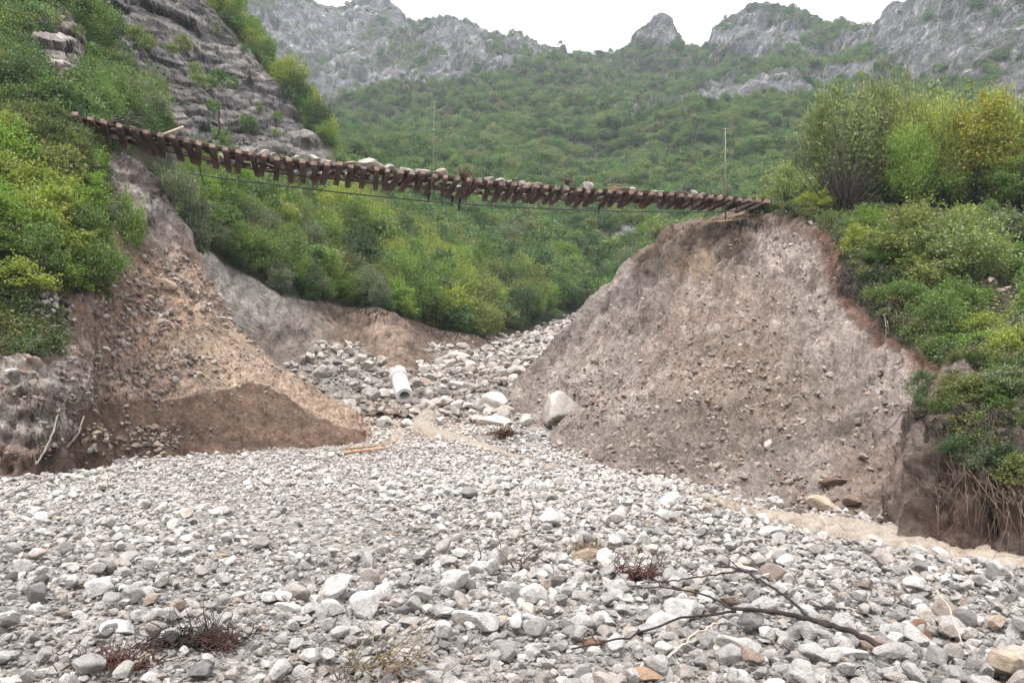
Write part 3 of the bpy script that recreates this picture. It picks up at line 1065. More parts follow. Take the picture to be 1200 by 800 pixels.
for i in single:
    k = int(KI[i])
    o = bpy.data.objects.new('river_stone', STONES_OWN[k])
    COL.objects.link(o)
    o.location = POS[i]
    o.rotation_euler = ROT[i]
    o.scale = SCL[i]
    ti = rng.choice(len(TONES), p=TW)
    nm, c = TONES[ti]
    f = rng.uniform(.88, 1.12)
    o.color = (c[0] * f, c[1] * f, c[2] * f, 1)
    sz = 'big' if C[i, 2] > .36 else 'middling' if C[i, 2] > .24 else 'small'
    tag(o, f"{sz} {nm} {SHAPES[k]} stone {stone_place(px[i], py[i])}", 'stone', 'loose stones lying on the gravel riverbed')


# ------------------------------------------------------------------ vegetation kinds
def leaves_mesh(cent, axis, ln, wd, name, r):
    """one diamond-shaped leaf per centre"""
    n = len(cent)
    a = axis / (np.linalg.norm(axis, axis=1)[:, None] + 1e-9)
    q = r.normal(size=(n, 3)) + np.array([0, 0, .4])
    b = np.cross(a, q)
    b /= np.linalg.norm(b, axis=1)[:, None] + 1e-9
    a, b = a * (ln * .5)[:, None], b * (wd * .5)[:, None]
    V = np.stack([cent - a, cent + b - a * .1, cent + a, cent - b - a * .1], 1).reshape(-1, 3)
    return np_mesh(name, V, np.arange(4 * n).reshape(-1, 4), False)


def plant_kind(name, seed, h, w, base=.2, clumps=30, leaves=4000, ll=.14, aspect=.5, shape='round', stems=1, stem_r=.07, limb_r=.022, clump_r=.2, up=0.0, lean=.12, sprigs=26):
    """(wood mesh, leaf mesh) of one kind of plant, standing at the origin"""
    r = np.random.default_rng(seed)
    cz0, cz1 = base * h, h
    cc = []
    while len(cc) < clumps:
        p = r.normal(size=3)
        p /= np.linalg.norm(p)
        p *= r.uniform(.35, 1) ** .5
        t = (p[2] + 1) / 2
        if shape == 'cone':
            k = (1.08 - t) * 1.0
            q = np.array([p[0] * k, p[1] * k, t])
        elif shape == 'upright':
            k = .45 + .75 * t - .5 * max(0, t - .75) * 2
            q = np.array([p[0] * k, p[1] * k, t])
        elif shape == 'bush':
            if p[2] < -.35:
                continue
            q = np.array([p[0], p[1], (p[2] + .35) / 1.35])
        else:
            q = np.array([p[0], p[1], t])
        q[:2] *= w / 2 * (1 - clump_r * .6)
        q[2] = cz0 + (cz1 - cz0) * (.08 + .86 * q[2])
        cc.append(q)
    cc = np.array(cc)
    cc[:, :2] += r.normal(0, .06 * w, 2)
    wt = r.uniform(.35, 1.6, clumps)
    cnt = (leaves * wt / wt.sum()).astype(int)
    C_, A_ = [], []
    for c, k in zip(cc, cnt):
        rad = clump_r * w * r.uniform(.6, 1.25)
        off = r.normal(size=(k, 3)) * rad * .55
        off[:, 2] *= .75
        if shape in ('upright',):
            off[:, 2] *= 1.9
        C_.append(c + off)
        A_.append(off / (rad + 1e-6) * .8 + r.normal(size=(k, 3)) * .8 + np.array([0, 0, up]))
    mb = MB()
    for _ in range(sprigs):
        c = cc[int(r.integers(clumps))]
        dr = (c - np.array([0, 0, h * .35])) + r.normal(0, .25 * w, 3) + np.array([0, 0, .35 * w])
        dr /= np.linalg.norm(dr)
        L = w * r.uniform(.14, .34)
        a0 = c + dr * clump_r * w * .3
        k = int(leaves * .0042)
        t = r.uniform(0, 1, k)[:, None]
        C_.append(a0 + dr * L * t + r.normal(0, .018 * w, (k, 3)))
        A_.append(dr * .7 + r.normal(0, .6, (k, 3)))
        mb.tube([a0 - dr * L * .6, a0 + dr * L], [limb_r * .5, limb_r * .2], 4)
    cent, ax = np.concatenate(C_), np.concatenate(A_)
    keepz = cent[:, 2] > .02
    cent, ax = cent[keepz], ax[keepz]
    ln = ll * r.uniform(.6, 1.35, len(cent))
    lm = leaves_mesh(cent, ax, ln, ln * aspect, name + '_leaves', r)
    tips = []
    for s in range(stems):
        b0 = np.array([0, 0, -.15]) + np.append(r.normal(0, .03 * w * (stems > 1), 2), 0)
        top = np.array([r.normal(0, lean * w * (1.6 if stems > 1 else .5)), r.normal(0, lean * w * (1.6 if stems > 1 else .5)), h * r.uniform(.72, .9)])
        t = np.linspace(0, 1, 9)[:, None]
        pts = b0 + (top - b0) * t + np.sin(t * 3.1) * r.normal(0, .03 * w, 3) + r.normal(0, .008 * h, (9, 3)) * (t > 0)
        mb.tube(pts, np.linspace(stem_r, stem_r * .25, 9) * (1 if stems == 1 else r.uniform(.6, 1)), 6)
        tips.append(pts)
    for c in cc[: min(clumps, 26)]:
        st = tips[int(r.integers(len(tips)))]
        hz = np.clip(c[2] - r.uniform(.15, .4) * w * .6, .12 * h, .8 * h)
        j = int(np.argmin(np.abs(st[:, 2] - hz)))
        a = st[j]
        t = np.linspace(0, 1, 5)[:, None]
        pts = a + (c - a) * t + np.array([0, 0, .06 * w]) * np.sin(t * 3.14)
        mb.tube(pts, np.linspace(limb_r, limb_r * .3, 5), 4)
    return mb.mesh(name + '_wood'), lm


KINDS = {}


def kind(name, *variants):
    KINDS[name] = []
    for i, kw in enumerate(variants):
        wd, lf = plant_kind(f"{name}_{chr(97 + i)}", **kw)
        wd.materials.append(M['bark'])
        lf.materials.append(M['leaf'])
        KINDS[name].append((wd, lf, kw['h'], kw['w']))


kind('tree', *[dict(seed=s, h=5, w=w, base=.12, clumps=38, leaves=5200, ll=.17, aspect=.55, stem_r=.08) for s, w in ((1, 4.2), (2, 3.8), (3, 4.6), (4, 3.4))])
kind('willow', *[dict(seed=s, h=6, w=w, base=.10, clumps=54, leaves=12000, ll=.20, aspect=.28, shape='upright', stems=6, stem_r=.05, up=.9, clump_r=.15) for s, w in ((11, 4.2), (12, 3.6), (13, 4.4))])
kind('slender', *[dict(seed=s, h=7, w=w, base=.30, clumps=40, leaves=6800, ll=.14, aspect=.55, stems=7, stem_r=.05, clump_r=.17, lean=.07) for s, w in ((21, 3.6), (22, 3.0))])
kind('dark', *[dict(seed=s, h=6, w=2.6, base=.04, clumps=46, leaves=5600, ll=.15, aspect=.4, shape='cone', clump_r=.17) for s in (31,)])
kind('bush', *[dict(seed=s, h=1.7, w=w, base=.02, clumps=34, leaves=4600, ll=.105, aspect=.55, shape='bush', stems=5, stem_r=.022, limb_r=.010, clump_r=.17) for s, w in ((41, 2.3), (42, 2.0), (43, 2.6), (44, 1.9))])
kind('shrub', *[dict(seed=s, h=3.4, w=w, base=.04, clumps=48, leaves=9500, ll=.15, aspect=.42, shape='bush', stems=6, stem_r=.04, limb_r=.014, clump_r=.15, up=.35) for s, w in ((51, 3.6), (52, 3.2), (53, 4.0))])

FOREST = []
for s in range(5):
    _, lf = plant_kind(f'forest_{chr(97 + s)}', seed=60 + s, h=4.4, w=(4.4, 3.8, 5, 4, 3.4)[s], sprigs=8, base=.0, clumps=30, leaves=1500, ll=.32, aspect=.6, clump_r=.2)
    lf.materials.append(M['leaf_far'])
    FOREST.append(lf)
UNDER = []
for s in range(4):
    _, lf = plant_kind(f'low_{chr(97 + s)}', sprigs=10, seed=70 + s, h=.5, w=(.9, .8, 1.1, .7)[s], base=.0, clumps=10, leaves=260, ll=.10, aspect=.5, shape='bush', clump_r=.24)
    lf.materials.append(M['leaf_low'])
    UNDER.append(lf)
GRASS = []
for s in range(3):
    r = np.random.default_rng(80 + s)
    n = 130
    c = np.stack([r.normal(0, .16, n), r.normal(0, .16, n), r.uniform(.08, .2, n)], 1)
    lf = leaves_mesh(c, np.stack([c[:, 0] * 2, c[:, 1] * 2, np.full(n, .35)], 1) + r.normal(0, .12, (n, 3)), r.uniform(.2, .45, n), r.uniform(.012, .024, n), f'tuft_{chr(97 + s)}', r)
    lf.materials.append(M['leaf_low'])
    GRASS.append(lf)

GREENS = {'bright green': (0.1586, 0.244, 0.0432), 'mid green': (0.1074, 0.1708, 0.0432), 'olive': (0.1586, 0.1769, 0.0576), 'pale green': (0.1952, 0.2379, 0.096), 'yellowish': (0.2684, 0.2501, 0.0408), 'dark green': (0.0415, 0.0732, 0.0288), 'yellow green': (0.2318, 0.2684, 0.0528), 'grey green': (0.1342, 0.1586, 0.0984)}
PLANT_PARTS = {'bush': ('stem', 'foliage'), 'shrub': ('stem', 'foliage')}


def plant(name, k, xyz, height, width, tone, label, cat, group=None, var=None, rz=None):
    var = int(rng.integers(len(KINDS[k]))) if var is None else var
    wd, lf, h, w_ = KINDS[k][var]
    o = bpy.data.objects.new(name, None)
    COL.objects.link(o)
    o.location = xyz
    o.rotation_euler = (0, 0, rng.uniform(0, 6.28) if rz is None else rz)
    s = height / h
    sx = width / w_ if width else s * rng.uniform(.9, 1.15)
    o.scale = (sx, sx, s)
    o.empty_display_size = .2
    pn = PLANT_PARTS.get(k, ('trunk', 'crown'))
    link(pn[0], wd, None, o) if False else None
    a = bpy.data.objects.new(pn[0], wd)
    b = bpy.data.objects.new(pn[1], lf)
    for q in (a, b):
        COL.objects.link(q)
        q.parent = o
    c = np.array(GREENS[tone]) * rng.uniform(.85, 1.15)
    b.color = (*c, 1)
    return tag(o, label, cat, group)


def at_px(px, py_top, d, names=('left', 'right', 'mountain', 'cliff', 'bed')):
    """a spot on the ground at a bearing and distance, and the height that reaches py_top"""
    q = P(px, py_top, d)
    z = surf_z(q[0], d, names)
    return (q[0], d, z - .05), q[2] - z


# trees and bushes by the lower track end
for (px, top, d, k, wpx, tone, lab) in [
    (985, 108, 50, 'willow', 92, 'pale green', 'tall feathery pale green willow nearest the lower end of the track'),
    (1035, 96, 52, 'willow', 100, 'olive', 'tallest feathery willow, behind the bare dark bush'),
    (1078, 120, 51, 'willow', 80, 'yellow green', 'feathery willow between the tallest willow and the yellow crowned trees'),
    (1105, 170, 53, 'tree', 100, 'dark green', 'dark shaded tree filling the gap under the willows'),
    (1045, 185, 54, 'tree', 110, 'dark green', 'dark shaded tree behind the bare bush'),
    (1142, 106, 48, 'slender', 96, 'yellowish', 'slender trees of one root with yellow autumn crown'),
    (1178, 135, 50, 'slender', 85, 'yellow green', 'slender stems with yellow green crown next to the yellow one'),
    (1225, 125, 48, 'slender', 95, 'olive', 'slender olive crowned tree at the edge of the picture'),
    (1195, 185, 46, 'slender', 60, 'mid green', 'short slender tree standing before the yellow crowned ones'),
    (1172, 205, 52, 'tree', 90, 'olive', 'olive tree behind the bare slender stems'),
    (1245, 190, 52, 'tree', 100, 'mid green', 'mid green tree beyond the slender ones'),
    (1165, 112, 47.5, 'willow', 70, 'yellow green', 'light airy tree just past the yellow crown'),
    (1200, 118, 48.5, 'willow', 80, 'pale green', 'pale airy tree at the picture edge past the yellow crown'),
    (1112, 128, 48.5, 'willow', 56, 'yellow green', 'narrow yellow green tree just short of the yellow crown'),
    (1185, 175, 47, 'slender', 50, 'yellow green', 'small slender tree in front of the light airy one'),
    (1065, 150, 48.5, 'willow', 60, 'bright green', 'bright green willow before the tallest one'),
    (1020, 118, 60, 'tree', 110, 'pale green', 'pale tree in the last row behind the tallest willow'),
    (1090, 112, 61, 'tree', 120, 'yellow green', 'yellow green tree in the last row left of the yellow crown'.replace('left of', 'beside')),
    (1150, 122, 61, 'tree', 120, 'mid green', 'mid green tree in the last row behind the yellow crown'),
    (1210, 128, 60, 'tree', 120, 'pale green', 'pale tree in the last row at the picture edge'),
    (1128, 185, 54, 'tree', 80, 'grey green', 'grey green tree behind the yellow crowned stems'),
    (1005, 135, 55, 'willow', 110, 'grey green', 'grey green willow in the second row behind the first feathery one'),
    (1062, 108, 56, 'willow', 110, 'pale green', 'pale willow in the second row behind the tallest one'),
    (1110, 130, 57, 'willow', 110, 'olive', 'olive willow in the second row beside the yellow crown'),
    (960, 150, 53, 'willow', 80, 'grey green', 'low grey green willow leaning out over the track end'),
    (1160, 150, 57, 'tree', 110, 'yellow green', 'yellow green tree in the second row behind the yellow crown'),
    (1205, 150, 56, 'tree', 110, 'olive', 'olive tree in the second row at the picture edge'),
    (1000, 200, 52, 'tree', 80, 'mid green', 'low mid green tree in shade behind the bare bush'),
    (1085, 205, 50, 'tree', 90, 'mid green', 'low mid green tree in shade under the tallest willow'),
    (1220, 205, 50, 'tree', 90, 'dark green', 'dark low tree at the picture edge'),
    (1130, 215, 49, 'tree', 70, 'dark green', 'dark low tree at the foot of the yellow crowned stems'),
]:
    xyz, hh = at_px(px, top, d, ('right',))
    plant('tree', k, xyz, hh, wpx * d / F, tone, lab, 'tree')
for (px, top, d, k, wpx, tone, lab) in [
    (920, 190, 48.5, 'shrub', 74, 'pale green', 'light green shrub right where the track meets the plateau'),
    (948, 222, 46.6, 'shrub', 46, 'yellow green', 'low yellow green shrub on the lip beside the track end'),
    (893, 226, 47.2, 'bush', 34, 'olive', 'small olive bush creeping over the last sleepers'),
    (1012, 240, 41.6, 'shrub', 52, 'bright green', 'bright green bush at the top of the lip'),
    (1075, 236, 36.5, 'shrub', 120, 'olive', 'big olive bush overhanging the pale roots'),
    (1125, 244, 34.5, 'shrub', 110, 'pale green', 'pale green bush beside the big olive one'),
    (1040, 292, 36.2, 'shrub', 56, 'mid green', 'mid green bush under the big olive one, on the lip edge'),
    (1140, 275, 38, 'shrub', 90, 'bright green', 'bright green shrub behind the pale green one'),
    (1180, 262, 42, 'shrub', 95, 'grey green', 'grey green shrub in front of the slender stems'),
    (1110, 325, 30.5, 'shrub', 76, 'mid green', 'leafy bush halfway down the lip above the reddish hollow'),
    (1085, 358, 29.2, 'bush', 46, 'dark green', 'dark low bush over the hanging roots'),
    (1150, 378, 26.5, 'bush', 60, 'yellow green', 'yellow green low bush farther down the lip'),
    (1170, 395, 23, 'bush', 76, 'bright green', 'bright green low bush just above the rooty nose'),
    (1205, 425, 19.5, 'bush', 84, 'yellow green', 'yellow green bush above the nose at the picture edge'),
    (1200, 285, 36, 'shrub', 80, 'mid green', 'mid green shrub beside the stony patch'),
    (1215, 380, 27, 'bush', 60, 'dark green', 'dark bush under the stony patch'),
    (1120, 470, 14.9, 'bush', 64, 'dark green', 'dark leafy clump on the top of the rooty nose'),
    (1185, 515, 13.2, 'bush', 70, 'mid green', 'leafy clump halfway down the rooty nose'),
]:
    xyz, hh = at_px(px, top, d, ('right',))
    plant('bush', k, xyz, max(hh, wpx * d / F * .5), wpx * d / F, tone, lab, 'bush')

# low bushes over the slope behind the lip
Vr, Nr = SURF['right']
pxr, pyr = PV(Vr)
lipx = np.interp(pyr, [250, 262, 285, 310, 355, 398, 432, 470, 520, 560, 640], [880, 948, 978, 985, 1005, 1050, 1112, 1080, 1095, 1140, 1240])
pts, _, _ = pick('right', 975, 1240, 255, 430, 40, 18, 46, (pxr > lipx + 14) & (ell(pxr, pyr, 1185, 345, 40, 45, 50) < .6), 1.5, 21)
for p in pts:
    qx, qy = PV(p[None])
    tone = rng.choice(['mid green', 'olive', 'bright green', 'yellow green', 'dark green', 'grey green'], p=[.24, .14, .16, .12, .2, .14])
    pl = 'along the lip' if qx[0] < np.interp(qy[0], [250, 262, 285, 310, 355, 398, 432], [880, 948, 978, 985, 1005, 1050, 1112]) + 40 else 'well behind the lip'
    plant('bush', 'bush', p - np.array([0, 0, .1]), rng.uniform(.8, 1.7) * np.interp(p[1], [18, 30], [.6, 1]), rng.uniform(1.4, 2.4) * np.interp(p[1], [18, 30], [.65, 1]), tone, f"{tone} low bush {pl} of the open slope", 'bush', 'low bushes on the slope behind the lip')

# greenery and dead stalks on the nose
for (px_, py_, hh_, ww_, tone_, lab_) in [(1098, 470, .5, .8, 'dark green', 'dark leafy clump on the near shoulder of the nose'), (1128, 500, .45, .7, 'mid green', 'leafy clump in the middle of the nose top'), (1150, 462, .5, .9, 'olive', 'olive clump on the nose under the bright bushes'),
                                     (1190, 455, .5, .9, 'grey green', 'grey green clump on the nose at the picture edge'), (1110, 520, .4, .6, 'dark green', 'dark clump hanging on the near flank of the nose'), (1160, 545, .4, .6, 'grey green', 'grey green clump low on the nose'), (1195, 560, .45, .6, 'olive', 'olive clump low on the nose at the picture edge'), (1085, 455, .5, .8, 'grey green', 'grey green clump where the lip joins the nose'), (1100, 500, .4, .6, 'mid green', 'small mid green clump on the near flank of the nose'), (1135, 530, .4, .7, 'dark green', 'dark clump in the middle of the nose face'), (1175, 490, .5, .8, 'mid green', 'mid green clump near the nose top at the picture edge'), (1178, 535, .4, .6, 'dark green', 'dark clump on the far half of the nose face'), (1120, 478, .4, .7, 'olive', 'olive clump near the nose top')]:
    q8 = None
    dd = (pxr - px_) ** 2 + (pyr - py_) ** 2 + np.where(Vr[:, 1] > 19, 1e6, 0)
    q8 = Vr[np.argmin(dd)]
    plant('bush', 'bush', q8 - np.array([0, 0, .12]), hh_, ww_, tone_, lab_, 'bush')

# leafy slope below the upper track end
Vl, Nl = SURF['left']
pxl, pyl = PV(Vl)
pts, _, _ = pick('left', -40, 108, 158, 345, 62, 22, 36.0, (pyl > 164 + np.clip((pxl - 10) * .9, 0, 36)), 1.15, 1)
for p in pts:
    qx, qy = PV(p[None])
    tone = rng.choice(['bright green', 'yellow green', 'mid green', 'olive', 'dark green'], p=[.36, .2, .24, .14, .06])
    pl = 'just under the upper end of the track' if qy[0] < 190 else 'at the foot of the leafy slope above the loose grey stones' if qy[0] > 290 else 'on the rim of the leafy slope beside the bare chute' if qx[0] > 85 else 'on the middle of the leafy slope'
    plant('bush', 'bush', p - np.array([0, 0, .1]), rng.uniform(.9, 1.7), rng.uniform(1.5, 2.4), tone, f"{tone} bush {pl}", 'bush', 'bushes on the leafy slope under the track end')
for (px, top, d, wpx, tone, lab) in [(150, 222, 35.2, 42, 'bright green', 'bright green bush hanging at the edge of the bare chute'), (118, 262, 33.2, 46, 'grey green', 'grey leafless looking bush beside the bright green one at the chute'),
                                     (75, 215, 30.6, 60, 'yellow green', 'yellow green bush in the upper part of the leafy slope'), (35, 400, 25.4, 40, 'grey green', 'low grey green bush on the edge of the grey block'),
                                     (205, 195, 40.6, 52, 'grey green', 'grey straggly bush on the far rim of the chute'), (225, 215, 41.5, 40, 'grey green', 'straggly bush lower down the far rim of the chute')]:
    xyz, hh = at_px(px, top, d, ('left', 'mountain'))
    plant('bush', 'bush', xyz, max(hh, wpx * d / F * .7), wpx * d / F, tone, lab, 'bush')

# trees and bushes on the slope above the track's upper end and on the cliff
Vc, Nc = SURF['cliff']
for (a, tones, n, sep, hr, place, group, msk, seed) in [
    ((-60, 75, -30, 135), ['mid green', 'olive', 'dark green', 'grey green'], 46, 1.7, (1.8, 3.2), 'on the steep slope over the upper track end', 'trees on the steep slope over the upper track end', (CL_BARE < .3) & (np.abs(PV(Vc)[0] - 68) > 36) | (CL_BARE < .3) & (PV(Vc)[1] < 18), 2),
    ((104, 200, 0, 150), ['dark green', 'mid green', 'grey green'], 34, 2.0, (2.2, 3.8), 'in the green strip between pale outcrop and layered cliff', 'trees between the pale outcrop and the cliff', CL_BARE < .3, 3),
    ((225, 385, -20, 178), ['mid green', 'bright green', 'yellow green', 'dark green'], 44, 2.6, (3.0, 5.0), 'on the edge of the layered cliff', 'trees along the edge of the layered cliff', (CL_BARE < .3) & (Vc[:, 1] > 60) & (Vc[:, 1] < 118), 4),
]:
    pts, _, _ = pick('cliff', *a, n, 34, 130, msk, sep, seed)
    for p in pts:
        tone = rng.choice(tones)
        qx, qy = PV(p[None])
        lv = 'high up' if qy[0] < 40 else 'low down' if qy[0] > 105 else 'midway'
        plant('tree', 'tree', p - np.array([0, 0, .2]), rng.uniform(*hr), None, tone, f"{tone} small tree {lv} {place}", 'tree', group)

# trees on the valley side, near enough to tell apart
Vm, Nm = SURF['mountain']
pxm, pym = PV(Vm)
free = (CUT_AT < .12) & (ROCK_AT < .4) & (Vm[:, 2] > bed_z(Vm[:, 0], Vm[:, 1]) + .8)
used_spots = []
for (a, dr, n, sep, hr, tones, place, group, seed) in [
    ((212, 470, 200, 366), (42.5, 66), 96, 1.5, (1.6, 3.4), ['bright green', 'yellow green', 'mid green', 'olive', 'grey green'], 'on the terrace over the grey cut bank', 'bushy trees on the terrace over the cut bank', 5),
    ((360, 640, 250, 395), (62, 100), 84, 2.3, (3.0, 5.2), ['bright green', 'mid green', 'olive', 'yellow green', 'dark green'], 'on the valley floor beside the far gravel', 'trees on the valley floor beside the far gravel', 6),
    ((590, 770, 255, 382), (90, 135), 60, 2.7, (3.2, 6.0), ['mid green', 'dark green', 'olive', 'grey green', 'bright green'], 'where the valley closes behind the open slope', 'trees where the valley closes behind the open slope', 7),
]:
    pts, _, _ = pick('mountain', *a, n, dr[0], dr[1], free, sep, seed)
    for p in pts:
        tone = rng.choice(tones)
        qx, qy = PV(p[None])
        k = 'tree' if rng.random() > .2 else 'shrub'
        edge = 'at the very edge ' if np.abs(qy[0] - np.interp(qx[0], [230, 330, 440, 540, 600, 680], [288, 345, 360, 390, 393, 370])) < 9 else 'back '
        plant('tree', k, p - np.array([0, 0, .2]), rng.uniform(*hr), None, tone, f"{tone} bushy tree {edge}{place}", 'tree', group)
for (px, top, d, wpx, k, tone, lab) in [(632, 300, 108, 50, 'dark', 'dark green', 'dark green pointed tree standing over the head of the gravel'), (530, 318, 80, 52, 'tree', 'bright green', 'bright green round tree over the cut bank'),
                                        (412, 296, 61, 56, 'tree', 'olive', 'olive round tree on the point of the terrace'), (655, 318, 112, 40, 'tree', 'mid green', 'mid green tree next to the dark pointed one'), (575, 330, 88, 44, 'shrub', 'yellow green', 'yellow green bushy tree at the end of the cut bank')]:
    xyz, hh = at_px(px, top, d, ('mountain',))
    plant('tree', k, xyz, hh, wpx * d / F, tone, lab, 'tree')

# the wood on the mountain: one mass
r = np.random.default_rng(77)
prob = np.clip((Vm[:, 1] / 600) ** 1.75, 0, 1)
sel = (Vm[:, 1] > 43) & (CUT_AT < .12) & (Vm[:, 2] > bed_z(Vm[:, 0], Vm[:, 1]) + .8) & (pym < 420)
sel &= (r.random(len(Vm)) < np.where(Vm[:, 1] < 140, (Vm[:, 1] / 140) ** 2 * .42, .42 * np.clip(Vm[:, 1] / 330, .5, 1.15))) & (r.random(len(Vm)) > ROCK_AT * 1.25 + .02)
cl = fbm(Vm, .02, 3, 55)
sel &= r.random(len(Vm)) < np.clip(.75 + cl * 1.2, .25, 1)
sel &= (np.abs(pxm - 600) < 700) & (Vm[:, 1] < 900)
sel &= ~((Vm[:, 1] < 60) & (pxm > 640)) 
pts = Vm[sel]
print("forest", len(pts))
n = len(pts)
pts = pts + np.stack([r.normal(0, .5, n), r.normal(0, .5, n), np.full(n, -.25)], 1)
s = (.30 + 1.0 * r.random(n) ** 2.4) * np.interp(pts[:, 1], [45, 140, 400, 800], [.5, .85, 1.15, 1.3]) * (1 + .35 * fbm(pts, .04, 3, 15))
scatter('forest', pts, np.stack([0 * s, 0 * s, r.uniform(0, 6.28, n)], 1), np.stack([s * r.uniform(.85, 1.2, n), s, s * r.uniform(.75, 1.15, n)], 1), r.integers(0, 5, n), FOREST, 'low green wood covering the mountain side')
# shrubby cover on the cliff shoulders
pxc, pyc = PV(Vc)
sel = (r.random(len(Vc)) < np.where(CL_BARE < .35, .06, .0045 * (fbm(Vc, .12, 3, 5) > .05))) & (Vc[:, 1] > 37) & (Vc[:, 1] < 125) & (pyc < 178) & (pxc < 395)
pts = Vc[sel]
n = len(pts)
s = r.uniform(.22, .5, n)
scatter('scrub', pts, np.stack([0 * s, 0 * s, r.uniform(0, 6.28, n)], 1), np.stack([s, s, s], 1), r.integers(0, 5, n), FOREST, 'green scrub covering the shoulders of the cliff')

# undergrowth on both banks
Vr, Nr = SURF['right']
pxr, pyr = PV(Vr)
lipx = np.interp(pyr, [250, 262, 285, 310, 355, 398, 432, 470, 520, 560, 640], [880, 948, 978, 985, 1005, 1050, 1112, 1080, 1095, 1140, 1240])
selr = (pxr > lipx + 12) & (Vr[:, 1] < 56) & (pxr < 1330) & ((pyr < 440) | (r.random(len(Vr)) < .35)) & (r.random(len(Vr)) > 1.6 * ell(pxr, pyr, 1185, 340, 40, 50, 50)) & (Vr[:, 1] > 9)
selr &= r.random(len(Vr)) < .06 * np.clip(Vr[:, 1] / 30, .2, 2)
sell = ((pxl < 122) & (pyl < 350) & (pyl > np.where(pxl > 25, 156, 110)) & (Vl[:, 1] < 37) | ((pxl < 75) & (pyl < 418) & (r.random(len(Vl)) < .3))) & (r.random(len(Vl)) < .085)
pts = np.concatenate([Vr[selr], Vl[sell]])
n = len(pts)
print("under", n)
s = r.uniform(.5, 1.15, n) * np.clip(pts[:, 1] / 26, .5, 1)
scatter('undergrowth', pts, np.stack([r.normal(0, .2, n), r.normal(0, .2, n), r.uniform(0, 6.28, n)], 1), np.stack([s, s, s], 1), r.integers(0, 4, n), UNDER, 'leafy undergrowth covering the two banks')
selg = (pxr > lipx + 2) & (Vr[:, 1] < 50) & (pxr < 1330) & (r.random(len(Vr)) < .012) & (Vr[:, 1] > 13)
pts = Vr[selg]
n = len(pts)
s = r.uniform(.4, .9, n)
scatter('grass', pts, np.stack([r.normal(0, .35, n), r.normal(0, .35, n), r.uniform(0, 6.28, n)], 1), np.stack([s, s, s], 1), r.integers(0, 3, n), GRASS, 'tufts of grass along the lip of the open slope')

# ------------------------------------------------------------------ the hanging track
TDIR = np.array([.97, .243, 0])
TDIR /= np.linalg.norm(TDIR)
TLINE_PX = [40, 70, 100, 150, 200, 250, 300, 350, 400, 450, 500, 550, 600, 650, 700, 750, 800, 850, 885, 920, 960]
TLINE_PY = [124, 129, 136, 147, 158, 170, 179, 187, 191, 197, 202, 208, 214, 218, 221.5, 224, 227, 230, 233, 235, 236]


def track_xy(s):
    return np.array([-15.8, 36.7]) + TDIR[:2] * s


def track_frame(s):
    """near sleeper end, sleeper direction (away), track direction, up"""
    p = track_xy(s)
    # screen column of this spot, then height from the sagging line seen there
    def zat(s_):
        q = track_xy(s_)
        fw = q[1] * cp
        px = 600 + F * q[0] / q[1] * 1.02
        for _ in range(3):
            py = np.interp(px, TLINE_PX, TLINE_PY)
            px = 600 + F * q[0] / (q[1] * (cp + sp * (100 + 400 - py) / F * 1.0))
        return P(px, np.interp(px, TLINE_PX, TLINE_PY), q[1])[2]
    z = np.mean([zat(s + k) for k in (-.9, -.45, 0, .45, .9)])
    dz = (zat(s + 1.2) - zat(s - 1.2)) / 2.4
    t = np.array([TDIR[0], TDIR[1], dz])
    t /= np.linalg.norm(t)
    roll = R(np.interp(s, [-6, 0, 8, 14, 20, 26, 32], [7, 8, 8, 7, 4, 1, 0]))
    away = np.array([-TDIR[1], TDIR[0], 0])
    a = away * math.cos(roll) + np.array([0, 0, -math.sin(roll)])
    a -= t * (a @ t)
    a /= np.linalg.norm(a)
    up = np.cross(t, a)
    return np.array([p[0], p[1], z]), a, t, up


track = bpy.data.objects.new('railway_track', None)
COL.objects.link(track)
tag(track, 'length of railway track left hanging in the air across the washed out gap', 'railway track')
S0, S1 = -6.4, 31.6
_nt = M['sleeper'].node_tree
_at = N(_nt, "ShaderNodeAttribute", attribute_name="tint")
_b = next(n_ for n_ in _nt.nodes if n_.type == 'BSDF_PRINCIPLED')
_src = _b.inputs["Base Color"].links[0].from_socket
_nt.links.new(mixc(_nt, _src, _at.outputs["Color"], 1.0), _b.inputs["Base Color"])
svals = np.arange(S0, S1, .6)
for i, s in enumerate(svals):
    p, a, t, up = track_frame(s)
    yaw = R(rng.normal(0, 5.0)) + R(np.interp(s, [-5, 3, 12, 20, 32], [-2, -3, -1, 2, 0]))
    a2 = a * math.cos(yaw) + t * math.sin(yaw)
    t2 = t * math.cos(yaw) - a * math.sin(yaw)
    tw = R(rng.normal(0, 3.5))
    up2 = up * math.cos(tw) + t2 * math.sin(tw)
    t2 = t2 * math.cos(tw) - up * math.sin(tw)
    L = 2.4 + rng.normal(0, .05)
    mb = MB()
    c = p + a2 * (L / 2 + rng.normal(0, .06)) - up * .09 + t * rng.normal(0, .03)
    mb.box(c, t2, a2, up2, .138 * rng.uniform(.9, 1.1), L / 2, .11, .022, .006)
    me_ = mb.mesh('sleeper', False)
    co = np.array([v.co[:] for v in me_.vertices])
    along_ = (co - c) @ a2
    wear = np.clip((np.abs(along_) - L / 2 + .05) / .05, 0, 1)
    tone_ = rng.uniform(.75, 1.3)
    set_color_attr(me_, np.stack([1.0 * tone_ + 1.6 * wear] * 3, 1))
    sl = link('sleeper', me_, M['sleeper'], track)
    # tie plates under the rails, bolted to the sleeper
    mb = MB()
    for o_ in (.52, 1.98):
        mb.box(p + a2 * o_ + up * .012, t2, a2, up2, .09, .16, .012, .004)
    mb.build('tie_plate', M['rust'], sl, False)
ss = np.linspace(S0 - .4, S1 + .4, 90)
RS = 1.2
